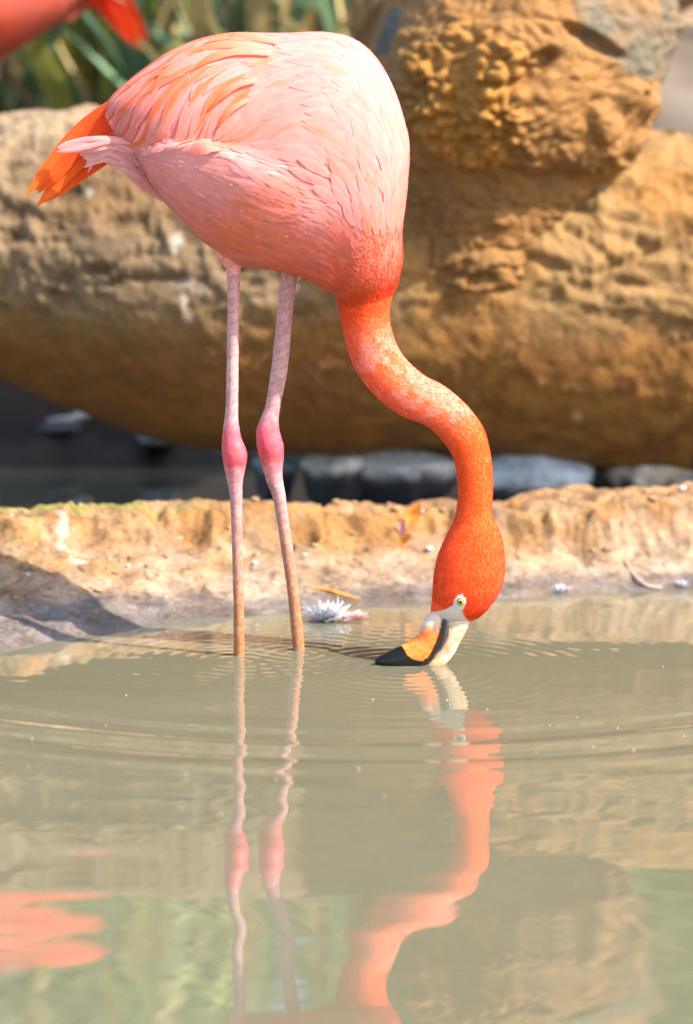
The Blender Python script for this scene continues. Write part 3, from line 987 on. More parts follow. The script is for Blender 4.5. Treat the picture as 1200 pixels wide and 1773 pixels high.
LA = [(366, 395, 436, 0.004), (374, 438, 434, 0.004), (386, 457, 422, 0.003), (392.5, 470, 416.5, 0.002), (394, 500, 415.5, 0.001), (394, 545, 414.5, 0), (393, 600, 413.5, 0), (392, 650, 413, -.002), (391, 700, 412.5, -.003),
      (388, 730, 413, -.003), (384.5, 758, 418, -.003), (384, 775, 425, -.003), (385, 790, 428, -.003), (388, 810, 425, -.003), (393, 832, 420.5, -.003),
      (398, 860, 419.5, -.003), (400, 900, 419.5, -.003), (402, 960, 420.5, -.003), (403.5, 1020, 422, -.003), (404.5, 1090, 423, -.002), (404.5, 1145, 423.5, 0), (405, 1200, 424, 0), (405, 1243, 424, 0)]
LB = [(478, 420, 520, 0.04), (484, 450, 519, 0.042), (486.5, 480, 515.5, 0.044), (480, 540, 507, 0.046), (474, 600, 502, 0.047), (468, 650, 496.5, 0.048), (460, 700, 486.5, 0.048), (451, 724, 483, 0.048),
      (444, 745, 484, 0.048), (444, 768, 490.5, 0.048), (449, 790, 491.5, 0.048), (456, 815, 489, 0.048), (463, 838, 491, 0.048), (471.5, 860, 495, 0.048), (479, 900, 500, 0.049), (488, 960, 509, 0.05), (497, 1020, 516.5, 0.05),
      (503, 1080, 523.5, 0.05), (507.5, 1133, 528, 0.05), (512, 1190, 532, 0.05), (516, 1233, 536, 0.05)]
mods = []
for rows, nm in ((LA, 'a'), (LB, 'b')):
    v, f = leg(rows, 1)
    lo = mesh_py('leg_skin_tube', LOC(v), f, M_SKINPL)
    lo.data.materials.append(M_LEG)
    lo.data.polygons.foreach_set('material_index', np.ones(len(lo.data.polygons), np.int32))
    add_cols(lo.data, np.tile(PINK, (len(v), 1)))
    md = torso.modifiers.new('leg', 'BOOLEAN'); md.operation = 'UNION'; md.object = lo; md.solver = 'EXACT'
    mods.append(lo)
    # webbed toes on the pond bed
    end = np.array(v[-1])
    toes = [Vector((math.cos(a) * 0.085, math.sin(a) * 0.085, 0)) for a in (-0.55, 0.0, 0.55)]
bpy.context.view_layer.update()
dg = bpy.context.evaluated_depsgraph_get()
me = bpy.data.meshes.new_from_object(torso.evaluated_get(dg), preserve_all_data_layers=True, depsgraph=dg)
torso.modifiers.clear()
torso.data = me
me.name = 'body'
for lo in mods:
    bpy.data.objects.remove(lo)
body = torso
body.parent = flam
for poly in me.polygons: poly.use_smooth = True

M_WEB = mat_simple('web_skin', (0.55, 0.28, 0.24), 0.5, 0.2, 60)
for rows in (LA, LB):
    r = rows[-1]
    e0 = P((r[0] + r[2]) / 2, r[1], r[3])
    gz = float(ground_h(np.array([e0[0]]), np.array([e0[1]]))[0])
    vv_ = [(0, 0, 0.03), (-0.02, 0, 0.012)]
    ff_ = []
    for a, ln in ((-0.6, 0.075), (-0.3, 0.06), (0.0, 0.09), (0.3, 0.06), (0.6, 0.075)):
        vv_.append((math.cos(a) * ln, math.sin(a) * ln, 0.006))
    nt = len(vv_)
    vv_ += [(x, y, z - 0.008) for x, y, z in vv_]
    for k in range(2, 6):
        ff_.append((0, k, k + 1)); ff_.append((nt, nt + k + 1, nt + k)); ff_.append((k, nt + k, nt + k + 1, k + 1))
    ff_ += [(0, 1, 2), (0, 6, 1), (nt, nt + 2, nt + 1), (nt, nt + 1, nt + 6), (1, nt + 1, nt + 2, 2), (6, nt + 6, nt + 1, 1)]
    o = mesh_py('foot', np.array(vv_), ff_, M_WEB, flam, smooth=False)
    o.location = Vector(LOC((e0[0], e0[1], min(e0[2] - 0.004, gz + 0.008))))

# ---- plumage placement
def scatter(cands_u, cands_v, spacing_fn, limit):
    p, q2 = Sf(cands_u, cands_v)
    sp = spacing_fn(q2, cands_u, p)
    cell = float(sp.max())
    key = np.floor(p / cell).astype(int)
    table = {}
    keep = []
    pl = p.tolist(); kl = key.tolist(); sl = sp.tolist()
    for i in range(len(pl)):
        kx, ky, kz = kl[i]; x, y, z = pl[i]; si = sl[i]
        bad = False
        for a in (kx - 1, kx, kx + 1):
            for b in (ky - 1, ky, ky + 1):
                for c in (kz - 1, kz, kz + 1):
                    for (x2, y2, z2, s2) in table.get((a, b, c), ()):
                        r = (si + s2) * 0.5
                        if (x - x2) ** 2 + (y - y2) ** 2 + (z - z2) ** 2 < r * r:
                            bad = True; break
                    if bad: break
                if bad: break
            if bad: break
        if bad: continue
        table.setdefault((kx, ky, kz), []).append((x, y, z, si))
        keep.append(i)
        if len(keep) >= limit: break
    return np.array(keep, int)


def near_ok(v): return np.sin(v) > -0.05


def yb_of(x): return np.interp(x, FTOP[:, 0], FTOP[:, 1])


def sample(nc, u0, u1, v0=0, v1=2 * np.pi):
    return RNG.uniform(u0, u1, nc), RNG.uniform(v0, v1, nc)


# 1 fine body plumage everywhere (flank, breast, belly, undertail)
cu, cv = sample(42000, 0.3, 13.4)
p_, q_ = Sf(cu, cv)
yb = yb_of(q_[:, 0])
isfl = (q_[:, 1] > yb - 4 - 40 * sstep(430, 520, q_[:, 0])) | (np.abs(np.sin(cv)) < 0.0)
sel = isfl
cu, cv = cu[sel], cv[sel]
k = scatter(cu, cv, lambda q2, u, p: 0.0085 - 0.0018 * sstep(420, 500, q2[:, 1]) * sstep(500, 600, q2[:, 0]), 9000)
u1_, v1_ = cu[k], cv[k]
p_, q_ = Sf(u1_, v1_)
brst = sstep(400, 500, q_[:, 1]) * sstep(480, 600, q_[:, 0])
Lf = lerp(np.array([0.052]), np.array([0.026]), brst)[:, 0] * RNG.uniform(0.75, 1.25, len(k))
Wf = lerp(np.array([0.0095]), np.array([0.0065]), brst)[:, 0] * RNG.uniform(0.8, 1.25, len(k))
pc = pigment(q_, u1_, v1_, p_)
jit = RNG.normal(0, 0.05, (len(k), 1)) + RNG.normal(0, 0.025, (len(k), 3))
bc = np.clip(pc * (1 + jit), 0.005, .97); tc = np.clip(lerp(bc, np.array([.90, .46, .42]), RNG.uniform(0, .35, len(k)) * (1 - brst * .7)), .005, .97)
blk_body = feathers(u1_, v1_, Lf, Wf, bc, tc, 0.8, np.full(len(k), .0006), RNG.uniform(.0010, .0022, len(k)), 7, RNG.normal(0, .16, len(k)))
V, F, C, U = join([blk_body])
o = mesh_np('contour_feathers', LOC(V), F, M_FEATHER, flam, C, U)
o['kind'] = 'stuff'

# 2 wing: coverts over shoulder and back
def wing_side(sign):
    out = []
    cu, cv = sample(16000, 2.0, 12.2, 0.0, np.pi)
    p_, q_ = Sf(cu, cv * sign)
    yb = yb_of(q_[:, 0])
    ok = (q_[:, 1] < yb - 14 + 70 * sstep(520, 640, q_[:, 0])) & ~((q_[:, 0] < 455) & (q_[:, 1] > 96 - 0.0 * q_[:, 0]) & (q_[:, 0] < 400))
    ok &= q_[:, 1] < 400
    cu, cv = cu[ok], cv[ok] * sign
    def spf(q2, u, p): return 0.0185 - 0.004 * sstep(250, 380, q2[:, 1]) - 0.004 * sstep(620, 690, q2[:, 0])
    k = scatter(cu, cv, spf, 700)
    cu, cv = cu[k], cv[k]
    p_, q_ = Sf(cu, cv)
    big = 1 - sstep(230, 380, q_[:, 1])
    L = (0.044 + 0.040 * big) * RNG.uniform(.85, 1.2, len(k)); Wd = (0.016 + 0.012 * big) * RNG.uniform(.85, 1.2, len(k))
    pc = pigment(q_, cu, cv, p_)
    rnd = RNG.random(len(k))
    bc = np.clip(pc * (1 + RNG.normal(0, .03, (len(k), 1))), 0, .97)
    tint = np.where(rnd < 0.16, 0.75, 0.10) * (1 - 0.6 * sstep(560, 680, q_[:, 0]))
    zone = np.exp(-(((q_[:, 0] - 430) / 60) ** 2 + ((q_[:, 1] - 185) / 60) ** 2))
    tint = np.clip(tint + zone * 0.5 * (rnd > .4), 0, .95)
    tc = lerp(bc, np.array([.88, .24, .06]), tint)
    bc = lerp(bc, np.array([.88, .24, .06]), tint * 0.45)
    return cu, cv, L, Wd, bc, tc, q_, 0.75


def scap_side(sign):
    cu, cv = sample(9000, 1.0, 7.2, 0.0, 1.5)
    p_, q_ = Sf(cu, cv * sign)
    yb = yb_of(q_[:, 0])
    ok = (q_[:, 1] < yb - 62) & (q_[:, 0] < 470) & (q_[:, 1] < 195)
    cu, cv = cu[ok], cv[ok] * sign
    k = scatter(cu, cv, lambda q2, u, p: 0 * u + 0.0185, 150)
    cu, cv = cu[k], cv[k]
    L = np.full(len(k), 0.125)
    st_ = walk(cu, cv, L, 22, None, True)[4]
    L = np.clip(np.minimum(np.where(np.isfinite(st_), st_ * RNG.uniform(.92, 1.05, len(k)), 0.12), RNG.uniform(.10, .125, len(k))), 0.035, .13)
    p_, q_ = Sf(cu, cv)
    Wd = RNG.uniform(.016, .021, len(k))
    rnd = RNG.random(len(k))
    bc = lerp(PINK, PALE, RNG.uniform(0.1, .9, len(k)))
    topz = sstep(125, 85, q_[:, 1]) * sstep(270, 340, q_[:, 0])
    o_ = np.clip((rnd < 0.22 + 0.40 * topz) * 1.0, 0, 1)
    tc = lerp(bc, np.array([.88, .22, .05]), RNG.uniform(.2, .8, len(k)))
    bc = lerp(bc, ORNG, o_ * .85); tc = lerp(tc, ORNG, o_ * .9)
    return cu, cv, L, Wd, bc, tc, q_, 0.85


TWO = {}
for sign in (1, -1):
    A_ = scap_side(sign); B_ = wing_side(sign)
    blocks = []
    for (cu, cv, L, Wd, bc, tc, q_, ts), h1 in ((A_, .0052), (B_, .0030)):
        blocks.append(feathers(cu, cv, L, Wd, np.clip(bc, .004, .97), np.clip(tc, .004, .97), ts, np.full(len(cu), .0020), RNG.uniform(h1 * .75, h1 * 1.25, len(cu)), 9, RNG.normal(0, .05, len(cu)), edge=0.28))
    # lesser coverts: a dense layer of short feathers under the large ones
    cu, cv = sample(9000, 0.6, 12.6, 0.0, np.pi)
    p_, q_ = Sf(cu, cv * sign)
    ok = q_[:, 1] < yb_of(q_[:, 0]) + 60 * sstep(520, 640, q_[:, 0]) - 8
    cu, cv = cu[ok], cv[ok] * sign
    k = scatter(cu, cv, lambda q2, u, p: 0 * u + .0115, 1500)
    cu, cv = cu[k], cv[k]
    p_, q_ = Sf(cu, cv)
    pc = np.clip(pigment(q_, cu, cv, p_) * (1 + RNG.normal(0, .06, (len(k), 1))), 0.004, .97)
    blk = feathers(cu, cv, RNG.uniform(.022, .034, len(k)), RNG.uniform(.010, .014, len(k)), pc, np.clip(lerp(pc, CORAL, RNG.uniform(0, .3, len(k))), .004, .97), .8, np.full(len(k), .0006), RNG.uniform(.0008, .0014, len(k)), 6, RNG.normal(0, .12, len(k)))
    if sign == 1:
        V, F, C, U = join([blk])
        wing = mesh_np('wing', LOC(V), F, M_FEATHER, flam, C, U); wing['kind'] = 'stuff'
        nfe = 0
        order = []
        for b in blocks:
            for i in range(len(b[0])): order.append((b, i))
        rest = []
        for (Vb, Fb, Cb, Ub), i in order:
            if nfe < 290:
                fo = mesh_np('feather', LOC(Vb[i]), Fb, M_FEATHER, wing, Cb[i], Ub[i]); nfe += 1
            else: rest.append((Vb[i:i + 1], Fb, Cb[i:i + 1], Ub[i:i + 1]))
        if rest:
            V, F, C, U = join(rest)
            o = mesh_np('covert_feathers', LOC(V), F, M_FEATHER, wing, C, U); o['kind'] = 'stuff'
        print('wing feathers', nfe, len(rest))
    else:
        V, F, C, U = join([blk] + blocks)
        wing2 = mesh_np('wing', LOC(V), F, M_FEATHER, flam, C, U); wing2['kind'] = 'stuff'


# 3 tail: long flame coloured feathers and the pale tuft below them
def blade(path, Yv, width, cbase, ctip, name, parent, tilt=0.0, rows=14, tipp=0.7):
    path = crom(np.array(path, float), np.linspace(0, len(path) - 1, rows))
    Yv = np.interp(np.linspace(0, 1, rows), np.linspace(0, 1, len(Yv)), Yv)
    p = P(path[:, 0], path[:, 1], Yv)
    t = np.gradient(p, axis=0); t /= np.linalg.norm(t, axis=1, keepdims=True)
    nrm = np.array([0.0, -1.0, 0.0]) + tilt * np.array([0, 0, 1.0])
    nrm = nrm - (t @ nrm)[:, None] * t; nrm /= np.linalg.norm(nrm, axis=1, keepdims=True)
    sd = np.cross(nrm, t)
    s = np.linspace(0, 1, rows)
    prof = np.interp(s, [0, .25, .6, .85, 1], [.55, .9, 1, tipp, .08])
    w = width * prof / 2
    V = np.stack([p + sd * w[:, None] - nrm * (.15 * w)[:, None], p + nrm * (.12 * w)[:, None], p - sd * w[:, None] - nrm * (.15 * w)[:, None]], 1).reshape(-1, 3)
    cs = lerp(np.array(cbase), np.array(ctip), s)
    C = np.repeat(cs[:, None], 3, 1).reshape(-1, 3)
    uv = np.stack(np.broadcast_arrays(np.array([0, .5, 1.0])[None, :], s[:, None]), -1).reshape(-1, 2) + RNG.random(2) * 9
    return mesh_np(name, LOC(V), grid_faces(rows, 3), M_FLAME if name == 'feather' else M_FEATHER, parent, np.clip(C, .004, .97), uv)


FLM = (.80, .045, .004); FLO = (.86, .13, .008)
tail = None
TUFT = []
root_t = np.array([[(232, 252), (190, 246), (140, 249), (99, 256)], [(240, 268), (195, 254), (150, 254), (112, 257)], [(246, 284), (205, 264), (165, 262), (138, 268)],
                   [(240, 300), (208, 276), (172, 270), (149, 287)], [(262, 318), (225, 286), (195, 272), (160, 264)], [(255, 330), (230, 300), (205, 284), (178, 272)], [(285, 345), (248, 312), (222, 290), (200, 268)]])
root_t = np.concatenate([root_t, root_t + RNG.normal(0, 5, root_t.shape), root_t + RNG.normal(0, 6, root_t.shape)])
bl = []
for i, pth in enumerate(root_t):
    bl.append(blade(pth, [-.028 + .004 * (i % 7) - .002 * (i // 7), -.02 - .002 * (i // 7), -.004], .024 if i < 7 else .009, np.array([.87, .36, .33]) * RNG.uniform(.85, 1.03), np.array([.90, .52, .47]) * RNG.uniform(.85, 1.0), 'tuft_feather', flam, 0.25))
# the tuft reads as one soft mass
vs, fs, cs, us = [], [], [], []; off = 0
for b in bl:
    m_ = b.data; n_ = len(m_.vertices)
    a = np.zeros(n_ * 3, np.float32); m_.vertices.foreach_get('co', a); vs.append(a.reshape(-1, 3))
    cc = np.zeros(n_ * 4, np.float32); m_.color_attributes['pigment'].data.foreach_get('color', cc); cs.append(cc.reshape(-1, 4)[:, :3])
    fs.append(grid_faces(14, 3) + off); us.append(np.stack(np.broadcast_arrays(np.array([0, .5, 1.0])[None, :], np.linspace(0, 1, 14)[:, None]), -1).reshape(-1, 2) + off); off += n_
    bpy.data.objects.remove(b)
tail = mesh_np('tail', np.concatenate(vs), np.concatenate(fs), M_FEATHER, flam, np.concatenate(cs), np.concatenate(us))
tail['label'] = 'soft pale pink tuft under flame orange tail feathers'
TF = [([(262, 142), (200, 176), (140, 220), (92, 275), (44, 342)], (.0, .02, .01), .016), ([(250, 160), (195, 192), (140, 236), (95, 288), (52, 332)], (.01, .02, .015), .018),
      ([(250, 178), (198, 208), (150, 244), (108, 290), (66, 334)], (.004, .016, .02), .018), ([(252, 205), (205, 224), (160, 256), (118, 298), (64, 357)], (-.005, .02, .025), .022),
      ([(255, 225), (212, 240), (170, 266), (128, 306), (76, 350)], (.0, .03, .03), .022), ([(262, 240), (220, 250), (180, 272), (140, 300), (98, 332)], (.0, .03, .035), .022),
      ([(262, 155), (200, 188), (145, 230), (100, 282), (64, 330)], (.03, .05, .05), .020), ([(255, 192), (204, 214), (152, 252), (112, 300), (72, 352)], (.04, .05, .05), .020)]
for i, (pth, ys, wd) in enumerate(TF):
    blade(pth, ys, wd * 1.25, FLM, FLO if i % 3 else (.86, .17, .012), 'feather', tail, 0.3, 14, 0.85)
# long flame coloured feathers lying over the back, below the paler coverts
BK = [([(482, 72), (430, 62), (380, 66), (335, 84)], .020), ([(470, 92), (410, 88), (365, 100), (335, 120)], .017), ([(455, 82), (400, 76), (350, 86), (312, 106)], .016),
      ([(360, 86), (310, 108), (280, 132), (262, 160)], .015), ([(446, 138), (410, 146), (385, 164), (362, 190)], .015), ([(430, 172), (404, 186), (386, 204), (376, 224)], .013)]
# height of the near flank so that these lie on the plumage
gu, gv_ = np.meshgrid(np.linspace(0.5, 13, 260), np.linspace(0, np.pi, 160), indexing='ij')
gp, gq = Sf(gu.ravel(), gv_.ravel())


def near_Y(x, y, pp=gp, qq=gq):
    x = np.atleast_1d(x); y = np.atleast_1d(y)
    r = []
    for a, b in zip(x, y):
        d = (qq[:, 0] - a) ** 2 + (qq[:, 1] - b) ** 2
        k = np.argsort(d)[:6]
        r.append(pp[k, 1].min())
    return np.array(r)


for pth, wd in BK:
    pa = np.array(pth, float)
    blade(pth, list(near_Y(pa[:, 0], pa[:, 1]) - np.array([.002, .005, .006, .006])), wd, (.88, .36, .26), (.86, .13, .008), 'feather', wing, 0.9, 12, 0.42)

# 4 velvet of neck and head, and loose wisps on breast and flank edges
def fuzz(n_, u0, u1, L, wd, lift, dens=None, name='velvet'):
    cu, cv = sample(n_, u0, u1)
    p, q2, pu, pv, nn_ = Sn(cu, cv)
    keep = ~(in_poly(q2[:, 0], q2[:, 1], FACE) & (cu > 27)) & (np.hypot(q2[:, 0] - 797, q2[:, 1] - 1034) > 9)
    keep &= ~((cu > 29.5) & (q2[:, 1] > 1050 + (q2[:, 0] - 770) * 0.5))
    cu, cv, p, q2, pu, nn_ = cu[keep], cv[keep], p[keep], q2[keep], pu[keep], nn_[keep]
    N = len(cu)
    d = -pu / np.linalg.norm(pu, axis=1, keepdims=True)
    fl = flow(q2, cu); nm = sstep(12.2, 14, cu)[:, None]
    d = d * nm + fl * (1 - nm)
    d = d - (d * nn_).sum(1, keepdims=True) * nn_
    d /= np.maximum(np.linalg.norm(d, axis=1, keepdims=True), 1e-6)
    sd = np.cross(nn_, d)
    a = RNG.normal(0, .28, N)[:, None]
    d2 = d * np.cos(a) + sd * np.sin(a); sd = np.cross(nn_, d2)
    LL = L * RNG.uniform(.6, 1.3, N)[:, None]; w = wd * RNG.uniform(.7, 1.3, N)[:, None]
    V = np.stack([p + sd * w / 2, p - sd * w / 2, p + d2 * LL * .55 + nn_ * lift * .45 * RNG.uniform(.4, 1.2, N)[:, None] - sd * w * .35, p + d2 * LL * .55 + nn_ * lift * .45 + sd * w * .35, ], 1)
    tipv = p + d2 * LL + nn_ * lift * RNG.uniform(.5, 1.4, N)[:, None]
    V = np.concatenate([V, tipv[:, None], tipv[:, None] + sd[:, None] * w[:, None] * .08], 1)
    F = np.array([(0, 1, 2, 3), (3, 2, 5, 4)])
    c = pigment(q2, cu, cv, p)
    c = np.clip(c * (1 + RNG.normal(0, .10, (N, 1))), .003, .97)
    C = np.repeat(c[:, None], 6, 1)
    C[:, 4:] = np.clip(C[:, 4:] * 0.94 + .06 * np.array([1, .75, .65]), 0, .97)
    U = np.tile(np.array([(0, 0), (1, 0), (1, .5), (0, .5), (0, 1), (1, 1.0)]), (N, 1, 1)) + RNG.random((N, 1, 2)) * 20
    return V, F, C, U


B1 = fuzz(30000, 12.4, 31.2, .0062, .0010, .0012)
B2 = fuzz(9000, 9.5, 14.0, .012, .0012, .0035)
V, F, C, U = join([B1, B2])
o = mesh_np('neck_down', LOC(V), F, M_FUZZ, flam, C, U); o['kind'] = 'stuff'
B3 = fuzz(1300, 0.6, 12.5, .016, .0008, .0045)
V, F, C, U = join([B3])
o = mesh_np('loose_wisps', LOC(V), F, M_FUZZ, flam, C, U); o['kind'] = 'stuff'

# ---- bill
def bill_part(sec, name, colf, nu=60, nv=36, power=0.85):
    pts, u, ph = loft(sec, nu, nv, power=power)
    v, f = close_tube(pts)
    q = to_px(v)
    return mesh_py(name, LOC(v), f, M_BILL, flam, np.clip(colf(q, v), .003, .95))


HY = -0.065
UP = [(752, 1050, 778, 1056, HY, .015), (744, 1062, 770, 1070, HY, .017), (733, 1074, 768, 1085, HY, .0185), (728, 1086, 766, 1097, HY, .0185), (723, 1099, 762, 1109, HY, .018), (714, 1107, 757, 1122, HY, .0175),
      (704, 1113, 749, 1136, HY - .002, .017), (693, 1118, 740, 1149, HY - .004, .0165), (680, 1124, 726, 1162, HY - .006, .0155), (664, 1132, 700, 1163, HY - .008, .0135), (653, 1138, 672, 1161, HY - .009, .010), (648, 1144, 655, 1155, HY - .010, .004)]
BLK = np.array([(640, 1135), (696, 1117), (704, 1133), (717, 1142), (733, 1144), (749, 1133), (760, 1111), (765, 1088), (767, 1068), (780, 1066), (775, 1100), (765, 1125), (760, 1145), (765, 1175), (640, 1175)], float)


def up_col(q, v):
    n1 = fbm(v * 150, 3, 230)
    o = lerp(np.array([.74, .15, .02]), np.array([.76, .22, .05]), sstep(-.3, .4, n1))
    o = lerp(o, np.array([.60, .48, .38]), sstep(1098, 1078, q[:, 1] + 8 * n1))
    blk = in_poly(q[:, 0] + 2 * n1, q[:, 1] + 2 * n1, BLK)
    return np.where(blk[:, None], np.array([.006, .006, .005]), o)


def lo_col(q, v):
    n1 = fbm(v * 130, 3, 231)
    o = lerp(np.array([.60, .51, .37]), np.array([.62, .28, .09]), sstep(0.05, .45, n1 + .5 * sstep(1100, 1150, q[:, 1])) * .7)
    blk = (q[:, 1] > 1152 + 3 * n1)
    return np.where(blk[:, None], np.array([.006, .006, .005]), o)


LOW = [(776, 1052, 822, 1060, HY, .015), (772, 1068, 814, 1077, HY, .017), (769, 1088, 806, 1094, HY, .0165), (765, 1108, 796, 1113, HY, .015), (758, 1124, 786, 1133, HY, .0135), (748, 1139, 773, 1149, HY - .002, .012), (739, 1151, 762, 1161, HY - .003, .010), (734, 1157, 755, 1164, HY - .003, .005)]
bill_up = bill_part(UP, 'upper_bill', up_col, 110, 48)
bill_up['label'] = 'orange bill half ending in a glossy black hooked tip'
bill_lo = bill_part(LOW, 'lower_bill', lo_col, 70, 36)
bill_lo['label'] = 'cream white bill half stained with orange'
# gape groove along the cream half
gr = crom(np.array([P(778, 1083, HY - .0165), P(777, 1098, HY - .0168), P(771, 1112, HY - .0158), P(762, 1128, HY - .0142)]), np.linspace(0, 3, 20))
M_CREASE = mat_simple('bill_crease', (.32, .16, .08), .6, .2, 100)
v, f = close_tube(tube(gr, np.interp(np.linspace(0, 1, 20), [0, .3, 1], [.0008, .0022, .0006]), 8))
mesh_py('crease', LOC(v), f, M_CREASE, bill_lo)

gp2 = crom(np.array([P(770, 1066, HY - .0172), P(769, 1083, HY - .0178), P(766, 1098, HY - .0172), P(759, 1116, HY - .0160), P(749, 1133, HY - .0142), P(737, 1147, HY - .0118)]), np.linspace(0, 5, 36))
v, f = close_tube(tube(gp2, np.interp(np.linspace(0, 1, 36), [0, .15, .6, 1], [.0010, .0024, .0034, .0036]), 10))
M_GAPE = mat_simple('gape_black', (.008, .008, .007), .25, .2, 120, .1, .001)
mesh_py('gape_line', LOC(v), f, M_GAPE, bill_up)

# ---- eyes
hu, hv = np.meshgrid(np.linspace(26, NS, 160), np.linspace(0, np.pi, 140), indexing='ij')
hp, hq = Sf(hu.ravel(), hv.ravel())
for sgn in (1, -1):
    k = np.argmin((hq[:, 0] - 797) ** 2 + (hq[:, 1] - 1034) ** 2)
    _, _, _, _, nr = Sn(hu.ravel()[k:k + 1], (sgn * hv.ravel())[k:k + 1])
    c0, _ = Sf(hu.ravel()[k:k + 1], (sgn * hv.ravel())[k:k + 1])
    c0, nr = c0[0], Vector(nr[0])

    def dome(rad, height, z0, name, mat, parent, rx=1.0, hole=0.0):
        bm = bmesh.new()
        rings = 7; seg = 28; rows_ = []
        for i in range(rings + 1):
            t = hole + (1 - hole) * i / rings
            rr_ = rad * t; hh = z0 + height * math.sqrt(max(0, 1 - t * t))
            rows_.append([bm.verts.new((rr_ * rx * math.cos(2 * math.pi * j / seg), rr_ * math.sin(2 * math.pi * j / seg), hh)) for j in range(seg)] if t > 0 else [bm.verts.new((0, 0, hh))])
        for i in range(rings):
            for j in range(seg):
                a, b = rows_[i], rows_[i + 1]
                if len(a) == 1: bm.faces.new((a[0], b[j], b[(j + 1) % seg]))
                else: bm.faces.new((a[j], b[j], b[(j + 1) % seg], a[(j + 1) % seg]))
        me_ = bpy.data.meshes.new(name)
        for fc in bm.faces: fc.smooth = True
        bm.to_mesh(me_); bm.free()
        me_.materials.append(mat)
        o_ = bpy.data.objects.new(name, me_); COL.objects.link(o_)
        o_.parent = parent
        return o_
    eye = dome(.0092, .0034, -.0005, 'eye', M_EYERIM, flam, 0.86)
    eye.location = Vector(LOC(c0)); eye.rotation_euler = nr.to_track_quat('Z', 'Y').to_euler()
    dome(.0066, .0028, .0016, 'iris', M_IRIS, eye, 0.9)
    ringo = dome(.0073, .0026, .0014, 'lid_line', M_PUPIL, eye, 0.9)
    dome(.0030, .0010, .0039, 'pupil', M_PUPIL, eye)

tag(flam, 'pink and orange flamingo standing in the pond with its black bill tip at the water', 'flamingo', 'flamingos')

# ---- the second bird behind the log: same kind, facing the other way
def copy_tree(o, parent=None):
    c_ = o.copy(); COL.objects.link(c_)
    c_.parent = parent
    for ch in list(o.children): copy_tree(ch, c_)
    return c_


fl2 = copy_tree(flam)
F2X, F2Y = -1.08, 2.55
gz2 = float(ground_h(np.array([F2X]), np.array([F2Y]))[0])
fl2.rotation_euler = (0, math.radians(-12), math.pi)
fl2.location = (F2X, F2Y, gz2 - 0.01)
for o in [c2 for c1 in fl2.children for c2 in (c1, *c1.children)]: o.color = (1.0, 0.50, 0.30, 1.0)
fl2['label'] = 'second flamingo standing on the ground behind the log, only its orange rear in view'

# ------------------------------------------------------------------ plants behind the log
LEAFM = [mat_simple('leaf_blue_green', (0.15, 0.26, 0.15), 0.45, 0.35, 9, 0.2, 0.004, 0.25),
         mat_simple('leaf_yellow_green', (0.36, 0.38, 0.09), 0.5, 0.35, 9, 0.2, 0.004, 0.3),
         mat_simple('leaf_straw', (0.58, 0.44, 0.20), 0.7, 0.3, 9, 0.2, 0.004, 0.2),
         mat_simple('leaf_dead_brown', (0.24, 0.15, 0.08), 0.8, 0.35, 9, 0.2, 0.004, 0.05)]


def strap_leaf(bend, wid, fold, seed):
    n_ = 11
    s = np.linspace(0, 1, n_)
    ang = bend * s ** 1.5
    x = np.concatenate([[0], np.cumsum(np.sin(ang[:-1]) / (n_ - 1))]); z = np.concatenate([[0], np.cumsum(np.cos(ang[:-1]) / (n_ - 1))])
    w = wid * np.interp(s, [0, .2, .6, .9, 1], [.6, 1, .85, .35, .02])
    tw = 0.5 * math.sin(seed) * s
    V = []
    for i in range(n_):
        c_ = np.array([x[i], 0, z[i]]); nrm = np.array([math.cos(ang[i]), 0, -math.sin(ang[i])])
        sd = np.array([0, 1, 0]) * math.cos(tw[i]) + nrm * math.sin(tw[i])
        V += [c_ + sd * w[i] / 2 + nrm * fold * w[i], c_, c_ - sd * w[i] / 2 + nrm * fold * w[i]]
    V = np.array(V)
    V2 = V.copy(); V2[:, 0] -= 0.0015
    me_ = bpy.data.meshes.new('leaf')
    me_.from_pydata([tuple(a) for a in V], [], [tuple(int(k_) for k_ in a) for a in grid_faces(n_, 3)])
    me_.polygons.foreach_set('use_smooth', np.ones(len(me_.polygons), bool))
    return me_


LEAVES = {}
for mi in range(4):
    LEAVES[mi] = []
    for k_ in range(4):
        me_ = strap_leaf(0.35 + 0.45 * k_, 0.030 + 0.006 * k_, 0.12, k_ + mi * 1.7)
        me_.materials.append(LEAFM[mi]); LEAVES[mi].append(me_)


def strap_plant(x, y, n_, hgt, mixw, label, seed):
    rg = random.Random(seed)
    z = float(ground_h(np.array([x]), np.array([y]))[0])
    root = empty('strap_leaf_plant', (x, y, z - 0.01), rg.uniform(0, 6))
    tag(root, label, 'plant', 'strap leaved plants behind the log')
    crown = tube(np.array([[0, 0, -0.03], [0, 0, 0.03], [0, 0, 0.09]]), np.array([.06, .055, .02]), 12)
    v_, f_ = close_tube(crown)
    mesh_py('crown_base', v_, f_, LEAFM[3], root)
    for i in range(n_):
        mi = rg.choices(range(4), mixw)[0]
        o_ = bpy.data.objects.new('leaf', rg.choice(LEAVES[mi]))
        COL.objects.link(o_); o_.parent = root
        a = rg.uniform(0, 2 * math.pi)
        r_ = rg.uniform(0.0, 0.05)
        L = hgt * rg.uniform(0.6, 1.1)
        o_.location = (r_ * math.cos(a), r_ * math.sin(a), 0.0)
        o_.rotation_euler = (rg.uniform(-.12, .12), rg.uniform(-0.1, 0.42), a)
        o_.scale = (L, L * 0.9, L)
    return root


